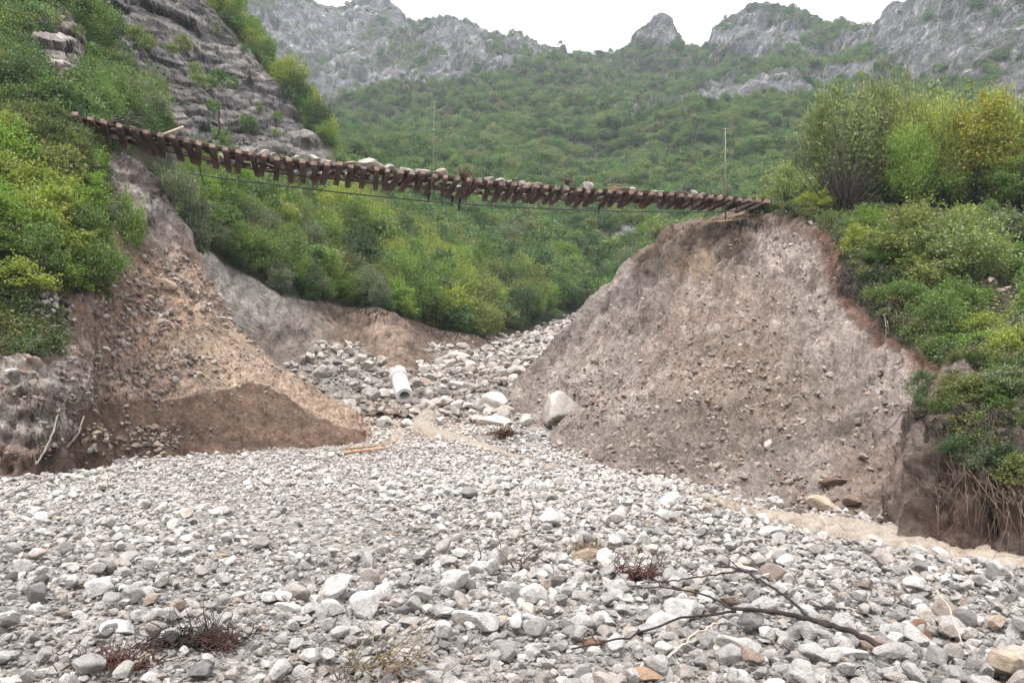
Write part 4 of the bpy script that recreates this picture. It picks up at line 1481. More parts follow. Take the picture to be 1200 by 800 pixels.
prof = [(-.070, 0), (.070, 0), (.070, .012), (.012, .028), (.010, .105), (.034, .115), (.034, .148), (-.034, .148), (-.034, .115), (-.010, .105), (-.012, .028), (-.070, .012)]
for off in (.52, 1.98):
    V = []
    for s in ss:
        p, a, t, up = track_frame(s)
        o_ = p + a * off + up * .025
        for (x, z) in prof:
            V.append(o_ + a * x * RS + up * z * RS)
    m = len(prof)
    Fq = [(i * m + k, i * m + (k + 1) % m, (i + 1) * m + (k + 1) % m, (i + 1) * m + k) for i in range(len(ss) - 1) for k in range(m)]
    link('rail', np_mesh('rail', V, Fq, False), M['rust'], track)


FAT = sorted(range(len(STONES_OWN)), key=lambda k_: -np.ptp(np.array([v_.co[2] for v_ in STONES_OWN[k_].vertices])))[:6]


# earth and small ballast still clinging between the rails
gs, ga_ = np.arange(S0 + 1.0, S1 - 2.0, .09), np.linspace(.5, 1.95, 17)
V, Q = [], []
for s in gs:
    p, a, t, up = track_frame(s)
    for o_ in ga_:
        V.append(p + a * o_ + up * .02)
V = np.array(V)
nz_ = fbm(V, 2.2, 4, 5.5)
V[:, 2] += .10 * np.abs(fbm(V, 3.1, 4, 2.2)) + .04
na = len(ga_)
for i in range(len(gs) - 1):
    for k in range(na - 1):
        q_ = [i * na + k, i * na + k + 1, (i + 1) * na + k + 1, (i + 1) * na + k]
        fr = (ga_[k] - .5) / 1.45
        if nz_[q_].mean() > -.22 + fr * .42:
            Q.append(q_)
eo = link('clinging_earth', np_mesh('clinging_earth', V, Q), M['railearth'], track)
eo['kind'] = 'stuff'
sm = eo.modifiers.new('thickness', 'SOLIDIFY')
sm.thickness = .08


def stone_obj(name, xyz, size, col, label, cat='rock', group=None, k=None, rot=None, dims=(1, 1, 1)):
    k = int(rng.integers(len(STONES_OWN))) if k is None else k
    o = bpy.data.objects.new(name, STONES_OWN[k])
    COL.objects.link(o)
    o.location = xyz
    o.rotation_euler = rot if rot is not None else (rng.normal(0, .4), rng.normal(0, .4), rng.uniform(0, 6.28))
    o.scale = [size * q for q in dims]
    o.color = (*col, 1)
    return tag(o, label, cat, group)


def s_of_px(px):
    lo, hi = -8, 36
    for _ in range(40):
        mid = (lo + hi) / 2
        q, *_ = track_frame(mid)
        if PV(q[None])[0][0] < px:
            lo = mid
        else:
            hi = mid
    return (lo + hi) / 2


PALE, PINK, GREY = (.43, .40, .365), (.36, .295, .25), (.29, .275, .26)
for (px, size, off, col, lab, dims) in [
    (310, .55, .3, PALE, 'small whitish rock on the sleepers below the cliff foot', (1, 1, 1)), (320, .5, .9, PALE, 'whitish rock beside the first one below the cliff foot', (1, 1, 1)), (347, .5, .3, PALE, 'pale rock on the track short of the big rounded one', (1, 1, 1)),
    (368, .85, .5, PALE, 'rounded whitish rock on the upper part of the hanging track', (1, 1, 1)), (384, .5, .3, PINK, 'pinkish rock just past the rounded whitish one', (1.2, 1, .7)),
    (412, .7, .4, PINK, 'low end of the heap of pale slabs on the track', (1.6, 1, .7)), (432, 1.15, .6, PALE, 'largest pale slab heaped on the track', (1.5, 1, .8)), (443, .7, .3, PINK, 'pinkish slab leaning on the largest pale slab', (1.3, 1, .8)), (457, .7, .4, GREY, 'grey rock at the end of the heap of slabs', (1, 1, .9)),
    (477, .7, .4, PALE, 'flat pale rock between the slabs and the pale post', (1.4, 1, .6)), (496, .75, .3, PALE, 'white flat rock just before the pale post', (1.4, 1, .6)), (509, .6, .7, GREY, 'grey rock touching the pale post', (1, 1, .8)), (519, .85, .4, PINK, 'rounded pinkish rock just past the pale post', (1.1, 1, .95)),
    (574, .6, .3, PALE, 'pale rock on the track after the tangle of branches', (1.2, 1, .7)), (588, .6, .4, PALE, 'flat white rock second after the tangle of branches', (1.4, 1, .6)), (598, .45, .3, GREY, 'small grey rock third after the tangle', (1, 1, .8)), (631, .55, .3, PALE, 'small pale rock near the middle of the track', (1.3, 1, .6)),
    (691, .85, .4, PALE, 'rounded pale rock beside the red root clump on the track', (1, 1, .9)), (732, .6, .3, GREY, 'grey flat rock after the rounded pale one', (1.8, 1, .6)), (744, .6, .4, PALE, 'white rock on the lower part of the track', (1.2, 1, .8)), (776, .5, .4, GREY, 'small grey rock nearest the lower track end', (1.4, 1, .6)),
]:
    s = s_of_px(px)
    p, a, t, up = track_frame(s)
    size *= .8
    c = p + a * (.12 + off * .25) + up * (.04 + size * dims[2] * .3)
    ry = rng.uniform(-.15, .15)
    o = stone_obj('rock', c, size * .92, col, lab, 'rock', 'rocks left lying on the hanging track', None, (rng.normal(0, .2), ry, rng.normal(.25, .3)), dims)
for i in range(150):
    s = rng.uniform(1.0, 29)
    p, a, t, up = track_frame(s)
    sz = rng.uniform(.34, .62)
    c = p + a * rng.uniform(.3, 2.3) + up * (.0 + sz * .25)
    tn = [('pale', PALE), ('pinkish', PINK), ('grey', GREY)][int(rng.integers(3))]
    wh = 'upper' if s < 9 else 'middle' if s < 18 else 'lower'
    stone_obj('ballast_stone', c, sz, np.array(tn[1]) * .62, f"{tn[0]} ballast stone lodged between the sleepers in the {wh} stretch of track", 'stone', 'ballast stones lodged between the sleepers')


def strands(mb, c, n, length, spread, rad, dirn=(0, 0, 1), curl=.5, seed=0, seg=7, taper=.3):
    r = np.random.default_rng(seed)
    dirn = np.array(dirn, float)
    for _ in range(n):
        d0 = dirn + r.normal(size=3) * spread
        d0 /= np.linalg.norm(d0)
        L = length * r.uniform(.45, 1.2)
        p = np.array(c) + r.normal(size=3) * length * .08
        pts = [p]
        for k in range(seg):
            d0 = d0 + r.normal(size=3) * curl * .35
            d0 /= np.linalg.norm(d0)
            p = p + d0 * L / seg
            pts.append(p)
        mb.tube(pts, np.linspace(rad, rad * taper, len(pts)) * r.uniform(.6, 1.2), 5)


def on_track(px, off, h):
    p, a, t, up = track_frame(s_of_px(px))
    return p + a * off + up * h, a, t, up


def tangle(px, off, h, n, length, spread, rad, mat, lab, name='root_tangle', cat='roots', dirn=None, seed=0, curl=.5):
    c, a, t, up = on_track(px, off, h)
    mb = MB()
    strands(mb, c, n, length, spread, rad, t if dirn is None else dirn, curl, seed)
    return tag(mb.build(name, M[mat], None), lab, cat)


tangle(543, .25, .22, 26, 1.0, .75, .03, 'redwood', 'reddish brown tangle of branches caught on the middle of the track', seed=1, dirn=(.8, 0, .25))
tangle(572, .3, .2, 6, .9, .5, .03, 'darkwood', 'few dark sticks poking up after the reddish tangle', 'dead_sticks', 'sticks', (.1, 0, 1), 2, .2)
tangle(602, .4, .25, 7, 1.0, .4, .025, 'darkwood', 'dark broken sticks lying along the track past the pale rocks', 'dead_sticks', 'sticks', (.9, 0, .25), 3, .2)
tangle(667, .3, .3, 26, .55, .9, .035, 'redwood', 'bright red brown root clump beside the rounded pale rock on the track', seed=4, dirn=(0, -.2, .6))
tangle(715, .3, .22, 8, 1.5, .3, .02, 'splitwood', 'thin tan roots trailing along the lower track', 'trailing_roots', 'roots', (1, .2, .1), 5, .3)
tangle(551, .15, .1, 7, 1.1, .35, .025, 'root', 'pale root ends dangling from the reddish tangle under the sleepers', 'dangling_roots', 'roots', (.1, 0, -1), 6, .3)
tangle(130, .3, .2, 14, 2.2, .35, .035, 'bark', 'brown branches lying on the upper end of the track', 'fallen_branches', 'branches', (1, .2, -.12), 7, .25)
tangle(800, .2, .15, 10, 1.0, .5, .02, 'root', 'thin brown twigs on the track near the pole', 'twigs', 'twigs', (1, .2, .1), 8, .4)
# dark chunks of broken timber hanging under the sleepers
for (px, off, ln, lab) in [(540, 2.3, .55, 'short dark timber stub hanging under the track below the reddish tangle'), (550, 2.4, .7, 'longer dark timber stub hanging beside the short one'), (719, 2.2, .5, 'dark timber stub hanging under the lower track'), (512, 2.3, .4, 'dark stub hanging under the track beside the pale post'), (228, 2.4, 1.0, 'thin dark rod dangling from the upper track toward the black cable')]:
    c, a, t, up = on_track(px, off, -.1)
    mb = MB()
    dn = np.array([.28 if px == 228 else -.15, 0, -1])
    mb.tube([c, c + dn * ln * .5 + rng.normal(0, .03, 3), c + dn * ln], [.09, .075, .05] if px != 228 else [.03, .03, .025], 6)
    tag(mb.build('timber_stub', M['darkwood']), lab, 'timber', 'broken pieces hanging under the track')


def px_line(pixs, rad, mat, name, label, cat, sides=6, group=None, jit=0.0):
    pts = np.array([P(*q) for q in pixs])
    if len(pts) > 2:
        k = np.linspace(0, len(pts) - 1, 8 * (len(pts) - 1) + 1)
        i = np.arange(len(pts))
        # smooth through the points
        from_ = [np.interp(k, i, pts[:, j]) for j in range(3)]
        pts = np.stack(from_, 1)
        for _ in range(3):
            pts[1:-1] = pts[1:-1] * .5 + (pts[:-2] + pts[2:]) * .25
    if jit:
        pts[1:-1] += rng.normal(0, jit, pts[1:-1].shape)
    mb = MB()
    mb.tube(pts, rad, sides)
    return tag(mb.build(name, M[mat]), label, cat, group)


def plain(name, c, rough=.6, metal=0.0):
    m, nt_, b, _ = new_mat(name)
    n = N(nt_, "ShaderNodeTexNoise", Scale=7.0, Detail=6.0)
    geo = N(nt_, "ShaderNodeNewGeometry")
    nt_.links.new(geo.outputs["Position"], n.inputs["Vector"])
    r_ = ramp(nt_, [(.3, tuple(q * .72 for q in c)), (.7, tuple(q * 1.1 for q in c))])
    nt_.links.new(n.outputs["Fac"], r_.inputs[0])
    nt_.links.new(r_.outputs[0], b.inputs["Base Color"])
    b.inputs["Roughness"].default_value = rough
    b.inputs["Metallic"].default_value = metal
    M[name] = m
    return m


plain('cable_black', (.03, .034, .036), .5)
plain('pole_pale', (.16, .155, .115), .7)
plain('pipe_yellow', (.42, .30, .10), .5)
plain('concrete', (.60, .595, .58), .85)
px_line([(222, 203, 39.3), (260, 209, 39.6), (340, 219, 39.9), (420, 228, 40.2), (500, 236, 40.7), (600, 243, 41.4), (700, 247, 42.3), (800, 249, 43.4), (872, 247, 44.4), (905, 240, 45.6)], .035, 'cable_black', 'cable', 'long black cable sagging across the gap below the track', 'cable')
# pale posts
p0, a, t, up = track_frame(s_of_px(506))
mb = MB()
top = P(509, 118, 39.3)
bot = P(505, 243, 39.3)
mb.tube([bot, bot * .5 + top * .5 + np.array([.03, 0, 0]), top], [.015, .013, .011], 7)
mb.tube([P(507, 153, 39.25), P(510, 153, 39.25)], .05, 6)
tag(mb.build('pale_post', M['pole_pale']), 'thin pale post standing up through the middle of the hanging track', 'post')
p0 = P(849, 228, 46.2)
zz = surf_z(p0[0], 46.2, ('right',))
mb = MB()
mb.tube([np.array([p0[0], 46.2, zz - .2]), P(850, 190, 46.2), P(850, 150, 46.2)], [.042, .038, .03], 8)
mb.tube([P(846, 152, 46.2), P(854, 151, 46.2)], .04, 6)
tag(mb.build('utility_pole', M['pole_pale']), 'slim pale pole standing behind the lower end of the track', 'pole')
px_line([(256, 157, 38.6), (258, 148, 38.6), (256, 141, 38.6), (257, 130, 38.6)], .05, 'darkwood', 'dead_stick', 'crooked dark stick standing up from the upper part of the track', 'stick')
px_line([(189, 159, 36.6), (215, 149, 36.4)], .07, 'palewood', 'plank', 'short pale plank lying aslant on the upper part of the track', 'plank')
px_line([(818, 261, 44.6), (840, 259.5, 44.2), (858, 258, 44)], .025, 'pipe_yellow', 'yellow_pipe', 'thin yellow pipe sticking out of the top of the open slope', 'pipe')
px_line([(852, 254, 43.9), (872, 250, 43.7)], .022, 'pipe_yellow', 'yellow_pipe', 'shorter yellow pipe end higher up toward the track', 'pipe')

# ------------------------------------------------------------------ white concrete pipe and boulders in the gap
def pipe_thing(a, b, r_out, name, lab):
    a, b = np.array(a), np.array(b)
    ax = b - a
    L = np.linalg.norm(ax)
    ax = ax / L
    e1 = np.cross(ax, [0, 0, 1.0])
    e1 /= np.linalg.norm(e1)
    e2 = np.cross(ax, e1)
    ring = [(0, r_out), (.06 * L, r_out), (.07 * L, r_out * .93), (.86 * L, r_out * .93), (.87 * L, r_out * 1.12), (L, r_out * 1.12), (L, r_out * .62), (0, r_out * .6)]
    n = 26
    V, Fq = [], []
    for (s, rr) in ring:
        for k in range(n):
            th = 2 * math.pi * k / n
            V.append(a + ax * s + rr * (math.cos(th) * e1 + math.sin(th) * e2))
    for i in range(len(ring)):
        j = (i + 1) % len(ring)
        for k in range(n):
            Fq.append((i * n + k, i * n + (k + 1) % n, j * n + (k + 1) % n, j * n + k))
    return tag(link(name, np_mesh(name, V, Fq, False), M['concrete']), lab, 'pipe')


def ground_px(px, py, names=('bed', 'left', 'right')):
    """where the sight line through a pixel meets the ground"""
    best = None
    for nme in names:
        Vn = SURF[nme][0]
        qx, qy = PV(Vn)
        d2 = (qx - px) ** 2 + (qy - py) ** 2
        i = np.nonzero(d2 < 16)[0]
        if len(i) == 0:
            i = np.array([np.argmin(d2)])
            if d2[i[0]] > 100:
                continue
        v = Vn[i[np.argmin(Vn[i, 1])]]
        if best is None or v[1] < best[1]:
            best = v
    return best


ga = ground_px(468, 470)
d = ga[1]
pipe_thing(P(474, 464, d - .2), P(467, 441, d + 1.7), .48, 'concrete_pipe', 'white concrete pipe lying in the gravel of the gap')
for (px, py, wpx, col, dims, rot, lab) in [
    (650, 486, 52, (.36, .33, .30), (1, .85, .95), (.5, -.45, .8), 'largest pale boulder, leaning at the foot of the open slope'),
    (578, 473, 34, (.50, .47, .43), (1, .8, .9), (.1, .1, .2), 'pale boulder upstream of the red root ball'),
    (577, 495, 42, (.47, .42, .37), (1.15, .8, .5), (.1, .05, .1), 'flat beige boulder just above the red root ball'),
    (497, 450, 30, (.26, .20, .165), (1, .8, .6), (0, .1, .3), 'brown boulder beside the white pipe'),
    (509, 435, 18, (.42, .38, .35), (1, .9, .9), (0, .2, .1), 'grey boulder upstream of the brown one'),
    (458, 463, 34, (.52, .50, .47), (1.2, .8, .55), (0, 0, .2), 'flat whitish slab under the white pipe'),
    (620, 496, 20, (.46, .43, .40), (1, .9, .8), (0, .1, .5), 'rounded boulder between the largest one and the red root ball'),
    (626, 514, 22, (.46, .44, .42), (1, .9, .8), (0, .1, .9), 'grey boulder below the largest one'),
    (540, 455, 30, (.47, .43, .38), (1.2, .9, .6), (0, .1, .4), 'low beige boulder in the middle of the gap'),
    (537, 418, 30, (.38, .33, .29), (1.3, .9, .6), (0, .1, .2), 'broad brown boulder at the brink of the reddish hollow'),
    (395, 425, 16, (.17, .165, .16), (1, .9, .8), (0, .1, .2), 'dark boulder at the foot of the grey cut bank'),
    (458, 403, 18, (.22, .20, .19), (1, .9, .8), (0, .1, .2), 'dark boulder upstream below the terrace'),
    (700, 425, 12, (.30, .24, .2), (1.3, 1, .7), (0, .5, .2), 'brown block stuck in the open slope'),
    (190, 378, 22, (.40, .32, .26), (1.2, 1, .8), (.1, .2, .2), 'long tan block high on the reddish cone'),
    (197, 337, 28, (.40, .31, .24), (1.3, 1, .8), (.1, .2, .4), 'orange tan slab below the chute'),
    (125, 407, 12, (.50, .44, .40), (1.2, 1, .8), (.1, .2, 0), 'small pale stone alone on the reddish cone'),
    (263, 374, 18, (.46, .40, .36), (1.4, 1, .6), (.1, .2, 0), 'pale flat block on the crest of the reddish cone'),
    (14, 433, 14, (.62, .60, .58), (1.4, 1, .7), (.1, .1, 0), 'white stone on top of the grey block'),
    (963, 592, 40, (.42, .35, .27), (1.2, .9, .7), (.1, .3, .2), 'large tan rock at the foot of the open slope by the water'),
    (935, 600, 26, (.12, .095, .085), (1.2, .9, .7), (.1, .3, .2), 'dark wet rock at the foot of the open slope'),
    (990, 608, 26, (.22, .17, .145), (1.2, .9, .7), (.1, .1, .6), 'brown wet rock in the edge of the muddy stream'),
    (975, 568, 34, (.17, .115, .088), (1.4, .9, .7), (.1, .1, .1), 'reddish brown clod above the large tan rock'),
    (1000, 590, 26, (.21, .145, .105), (1.2, .9, .8), (.1, .1, .3), 'orange brown clod beside the large tan rock'),
    (1078, 742, 34, (.22, .125, .09), (1, .9, .95), (.4, .2, .2), 'red brown rounded stone past the thick end of the branch'),
    (1112, 725, 46, (.34, .28, .24), (1.3, .8, .9), (.3, .5, .2), 'brownish tilted stone behind the red brown one'),
    (1188, 782, 56, (.43, .37, .31), (1.1, .9, .8), (.2, -.4, .3), 'big tan stone in the bottom corner of the gravel'),
    (783, 738, 52, (.56, .555, .55), (1.1, .85, .7), (.25, -.25, .2), 'big smooth pale stone under the branch fork'),
    (714, 728, 34, (.60, .59, .58), (1.1, .9, .75), (.1, .1, .2), 'whitish rounded stone below the branch tip'),
    (812, 722, 50, (.44, .43, .42), (1.3, .9, .7), (.2, .1, .9), 'broad grey stone behind the branch fork'),
    (862, 762, 46, (.47, .45, .42), (1.1, .9, .75), (.2, .2, .3), 'grey stone held under the main stem of the branch'),
    (993, 772, 56, (.60, .595, .585), (1.3, .8, .55), (.1, .1, .1), 'flat white stone under the thick end of the branch'),
    (530, 683, 40, (.54, .51, .47), (1.2, .9, .8), (.1, -.2, .3), 'large pale stone in the middle of the coarse gravel'),
    (566, 670, 40, (.45, .44, .43), (1.2, .9, .75), (.1, .2, .5), 'large grey stone beside the pale one in the middle'),
    (598, 693, 30, (.57, .55, .52), (1, .9, .9), (.1, .2, .5), 'rounded pale stone below the large grey one'),
    (627, 735, 36, (.46, .46, .46), (1.1, .9, .75), (.3, .2, .2), 'bluish grey angular stone near the middle'),
    (550, 728, 42, (.53, .52, .51), (1.1, .9, .75), (.1, .1, .2), 'pale angular stone below the large pale one'),
    (910, 678, 40, (.23, .185, .16), (1.2, .9, .8), (.1, .1, .2), 'dark brown stone behind the branch'),
    (757, 797, 50, (.38, .26, .175), (1.3, .9, .6), (.1, .1, .1), 'orange stone at the bottom edge below the branch'),
    (692, 756, 30, (.26, .15, .11), (1.4, .9, .6), (.1, .1, .1), 'rust red stone below the whitish rounded one'),
    (50, 643, 22, (.46, .32, .22), (1.6, .7, .4), (.1, .1, .5), 'long orange tan stone on the finer gravel'),
    (262, 652, 22, (.42, .33, .25), (1.6, .8, .4), (.1, .1, .3), 'orange tan flat stone midway across the finer gravel'),
    (690, 654, 40, (.30, .235, .17), (1.2, .9, .8), (.1, .1, .2), 'yellow brown crumbling clod among the grey stones'),
    (340, 715, 34, (.60, .59, .57), (1.3, .9, .7), (.1, .1, .2), 'whitish stone on the finer gravel right of the root tangle'.replace('right of', 'beyond')),
    (135, 742, 40, (.58, .57, .57), (1.1, .9, .7), (.2, .1, .2), 'big whitish stone behind the dark root tangle'),
]:
    gp = ground_px(px, py)
    sz = wpx * gp[1] / F
    stone_obj('boulder' if wpx * gp[1] / F > .7 else 'rock', gp + np.array([0, .05 * sz, sz * min(dims[1:]) * .2]), sz / max(dims) * 1.02 * dims[0] if False else sz / dims[0], col, lab, 'boulder' if sz > .7 else 'rock', None, FAT[int(rng.integers(6))], rot, dims)

# scree on both slopes
print("scree")
def scree(name, wins, mats, seed, label, single_label, group, nsingle):
    r_ = np.random.default_rng(seed)
    Ps, Ss = [], []
    for (surf, cx, cy, rx, ry, ang, n, s0, s1, dmin, dmax) in wins:
        Vn, Nn_ = SURF[surf]
        qx, qy = PV(Vn)
        w_ = ell(qx, qy, cx, cy, rx, ry, ang) ** 1.5 * (Vn[:, 1] > dmin) * (Vn[:, 1] < dmax) * (.3 + np.clip(fbm(Vn, .8, 3, 33) * 2.5 + .4, 0, 1.2))
        w_ = w_ * (Vn[:, 1] / 30) ** 2
        if w_.sum() <= 0:
            continue
        i = r_.choice(len(Vn), n, p=w_ / w_.sum())
        s_ = s0 * (s1 / s0) ** (r_.random(n) ** 2.4)
        dx = np.array([0, 0, .12])
        Ps.append(Vn[i] + r_.normal(0, .05, (n, 3)) * [1, 1, 0] + dx * s_[:, None])
        Ss.append(s_)
    Ps, Ss = np.concatenate(Ps), np.concatenate(Ss)
    n = len(Ps)
    K = r_.integers(0, len(SCREE), n)
    RT = np.stack([r_.normal(0, .5, n), r_.normal(0, .5, n), r_.uniform(0, 6.28, n)], 1)
    SC = Ss[:, None] * r_.uniform(.85, 1.15, (n, 3))
    qx, qy = PV(Ps)
    vis = (qx > 0) & (qx < 1200)
    order = np.argsort(-np.where(vis, Ss / Ps[:, 1], 0))
    single, rest_ = order[:nsingle], order[nsingle:]
    scatter(name, Ps[rest_], RT[rest_], SC[rest_], K[rest_], SCREE if mats is None else mats, label)
    for j in single:
        o = bpy.data.objects.new('scree_rock', STONES_OWN[int(K[j])])
        COL.objects.link(o)
        o.location, o.rotation_euler, o.scale = Ps[j], RT[j], SC[j]
        nm, c = [('brown', (.20, .15, .12)), ('tan', (.31, .25, .195)), ('greyish', (.27, .235, .21)), ('pale', (.38, .345, .31)), ('reddish', (.23, .155, .12))][int(r_.integers(5))]
        o.color = (*c, 1)
        tag(o, f"{nm} {SHAPES[int(K[j])]} rock {single_label(qx[j], qy[j])}", 'rock', group)


scree('scree', [
    ('right', 880, 460, 90, 55, 20, 1300, .07, .34, 8, 50), ('right', 760, 465, 80, 30, 10, 800, .06, .30, 8, 50), ('right', 680, 490, 70, 40, 20, 800, .06, .34, 8, 50), ('right', 820, 545, 130, 40, 10, 1100, .06, .3, 8, 50),
    ('right', 1020, 500, 40, 60, 20, 420, .06, .28, 8, 30), ('right', 960, 590, 70, 30, 15, 420, .05, .26, 8, 30), ('right', 930, 330, 50, 80, 20, 500, .06, .3, 8, 50), ('right', 800, 380, 130, 100, -40, 1100, .05, .28, 8, 50), ('right', 1190, 345, 45, 45, 40, 260, .1, .4, 20, 45), ('right', 870, 440, 130, 80, -20, 1700, .03, .11, 8, 50), ('right', 760, 540, 160, 60, 10, 2600, .03, .10, 8, 50)],
    None, 5, 'brownish scree spread over the open slope', lambda a, b: ('in the heap low on the open slope' if 820 < a < 970 and 400 < b < 520 else 'at the foot of the open slope by the stream' if b > 540 else 'near the rooty nose' if a > 970 else 'high on the open slope' if b < 400 else 'on the gap side of the open slope'), 'loose rocks on the open slope', 70)
scree('rubble', [
    ('left', 130, 400, 55, 75, 10, 1300, .07, .36, 8, 42), ('left', 190, 330, 60, 60, 0, 1000, .07, .4, 8, 44), ('left', 195, 440, 50, 28, -10, 420, .09, .38, 8, 42), ('left', 300, 385, 110, 22, 38, 600, .07, .42, 8, 44), ('left', 260, 430, 100, 40, 20, 500, .04, .2, 8, 44),
    ('left', 150, 515, 70, 16, 0, 500, .07, .35, 8, 36), ('left', 45, 470, 60, 30, 0, 500, .05, .3, 8, 30), ('left', 220, 400, 170, 110, 20, 3600, .03, .12, 8, 44), ('left', 105, 400, 25, 80, 0, 700, .06, .3, 8, 34), ('left', 60, 520, 60, 22, 0, 400, .05, .2, 8, 30)],
    None, 6, 'reddish rubble spread over the cone of earth', lambda a, b: ('below the chute' if b < 370 else 'at the foot of the wet cut' if b > 490 else 'on the crest of the reddish cone' if a > 240 else 'in the patch above the wet cut' if 150 < a < 245 else 'down the near flank of the reddish cone' if a > 85 else 'on the grey block'), 'loose rocks on the reddish cone', 90)
scree('loose_stones', [('left', 45, 358, 55, 42, 0, 900, .07, .3, 8, 34), ('left', 20, 400, 50, 25, 0, 250, .06, .3, 8, 34)], STONES, 7, 'grey stones strewn below the leafy slope', lambda a, b: 'strewn below the leafy slope above the grey block', 'grey stones below the leafy slope', 24)

# ------------------------------------------------------------------ driftwood, roots, debris
def gz(px, py, lift=.1):
    g_ = ground_px(px, py, ('bed',))
    return np.array([g_[0], g_[1], g_[2] + lift])


def gline(pix, lifts):
    pts = np.array([gz(a, b, l) for (a, b), l in zip(pix, lifts)])
    k = np.linspace(0, len(pts) - 1, 7 * (len(pts) - 1) + 1)
    i = np.arange(len(pts))
    q = np.stack([np.interp(k, i, pts[:, j]) for j in range(3)], 1)
    for _ in range(4):
        q[1:-1] = q[1:-1] * .5 + (q[:-2] + q[2:]) * .25
    q[1:-1] += rng.normal(0, .006, q[1:-1].shape)
    return q


branch = bpy.data.objects.new('driftwood_branch', None)
COL.objects.link(branch)
tag(branch, 'dark forked driftwood branch lying across the coarse gravel', 'branch')
mb = MB()
mb.tube(gline([(1036, 772), (1000, 762), (950, 752), (900, 745), (860, 742)], [.1, .16, .2, .22, .2]), np.array([.024, .022, .019, .015]), 8)
mb.build('stem', M['darkwood'], branch)
for pix, lifts, rad in [([(950, 752), (925, 735), (895, 715), (870, 702), (840, 698)], [.2, .26, .28, .3, .3], [.014, .009]), ([(872, 705), (830, 706), (790, 710), (752, 713)], [.3, .28, .26, .24], [.010, .005]),
                        ([(860, 742), (830, 730), (790, 722), (735, 722)], [.2, .25, .27, .28], [.011, .005]), ([(862, 742), (800, 750), (740, 775), (670, 796)], [.2, .2, .18, .2], [.012, .006]), ([(700, 787), (690, 775), (680, 782)], [.2, .24, .2], [.006, .003]), ([(870, 703), (855, 690)], [.3, .36], [.008, .004])]:
    mb = MB()
    mb.tube(gline(pix, lifts), np.array(rad), 7)
    mb.build('twig', M['darkwood'], branch)
for pix, lifts, rad, mat, nm, lab, cat in [
    ([(785, 792), (820, 772), (845, 760)], [.12, .2, .22], [.009, .006], 'palewood', 'bleached_stick', 'short bleached stick under the dark branch', 'stick'),
    ([(1098, 722), (1115, 745), (1132, 772)], [.25, .25, .1], [.008, .004], 'palewood', 'bleached_stick', 'thin bleached stick propped on the brownish tilted stone', 'stick'),
    ([(398, 531), (430, 529), (455, 527)], [.14, .16, .2], [.07, .045], 'splitwood', 'split_log', 'orange split log lying where the gap opens', 'log'),
    ([(405, 527), (440, 526), (465, 521)], [.2, .26, .3], [.045, .03], 'splitwood', 'split_log', 'thinner orange split log behind the other', 'log'),
    ([(622, 598), (628, 606), (622, 616)], [.25, .2, .1], [.012, .006], 'darkwood', 'dead_twig', 'little dark twig standing in the middle gravel', 'twig'),
    ([(880, 290), (860, 300)], [.2, .2], [.02, .01], 'darkwood', 'dead_twig', '', ''),
]:
    if not lab:
        continue
    mb = MB()
    mb.tube(gline(pix, lifts), np.array(rad), 7)
    tag(mb.build(nm, M[mat]), lab, cat)


def heap(px, py, n, length, spread, rad, mat, name, lab, cat, dirn=(0, 0, .4), seed=0, curl=1.1, lift=.1, wide=.3, grounds=('bed',)):
    gp = ground_px(px, py, grounds)
    mb = MB()
    starts = []
    r_ = np.random.default_rng(seed)
    for k in range(n):
        c = gp + np.array([r_.normal(0, wide), r_.normal(0, wide * .6), lift])
        starts.append(c)
        strands(mb, c, 1, length, spread, rad, dirn, curl, seed * 100 + k)
    mb.tube(np.array(sorted(starts, key=lambda q_: q_[0])), rad * .8, 5)     # added connecting tube through the strand starts
    return tag(mb.build(name, M[mat]), lab, cat)


heap(592, 511, 150, .5, 1.0, .022, 'redwood', 'root_ball', 'rusty red root ball between the boulders in the gap', 'roots', seed=1, wide=.35, lift=.25)
heap(228, 757, 190, .26, .9, .006, 'darkwood', 'root_tangle', 'dark brown root tangle lying on the finer gravel', 'roots', (.2, 0, .02), seed=2, wide=.17, lift=.05)
heap(258, 762, 80, .2, .9, .005, 'redwood', 'root_tangle', 'reddish brown fringe at the end of the dark root tangle', 'roots', (.2, 0, .05), seed=3, wide=.07, lift=.05)
heap(132, 782, 160, .24, .8, .005, 'redwood', 'root_tangle', 'dark red root mat at the bottom edge of the finer gravel', 'roots', (.4, 0, .0), seed=4, wide=.16, lift=.04)
heap(690, 650, 90, .2, .9, .006, 'straw', 'root_tangle', 'straw coloured roots round the yellow brown clod', 'roots', seed=5, wide=.15, lift=.12)
heap(742, 678, 130, .3, .8, .007, 'redwood', 'root_tangle', 'dark red root tangle in the coarse gravel behind the branch tips', 'roots', (.7, 0, .0), seed=61, wide=.2, lift=.1)
heap(450, 792, 40, .5, .5, .006, 'straw', 'dry_grass', 'tuft of dry grass at the bottom edge of the gravel', 'dry grass', (.6, 0, .25), seed=7, wide=.15, lift=.08)
heap(612, 668, 16, .4, .5, .010, 'root', 'root_tangle', 'few brown twigs among the stones of the middle gravel', 'twigs', (.8, 0, .1), seed=8, wide=.2, lift=.14)


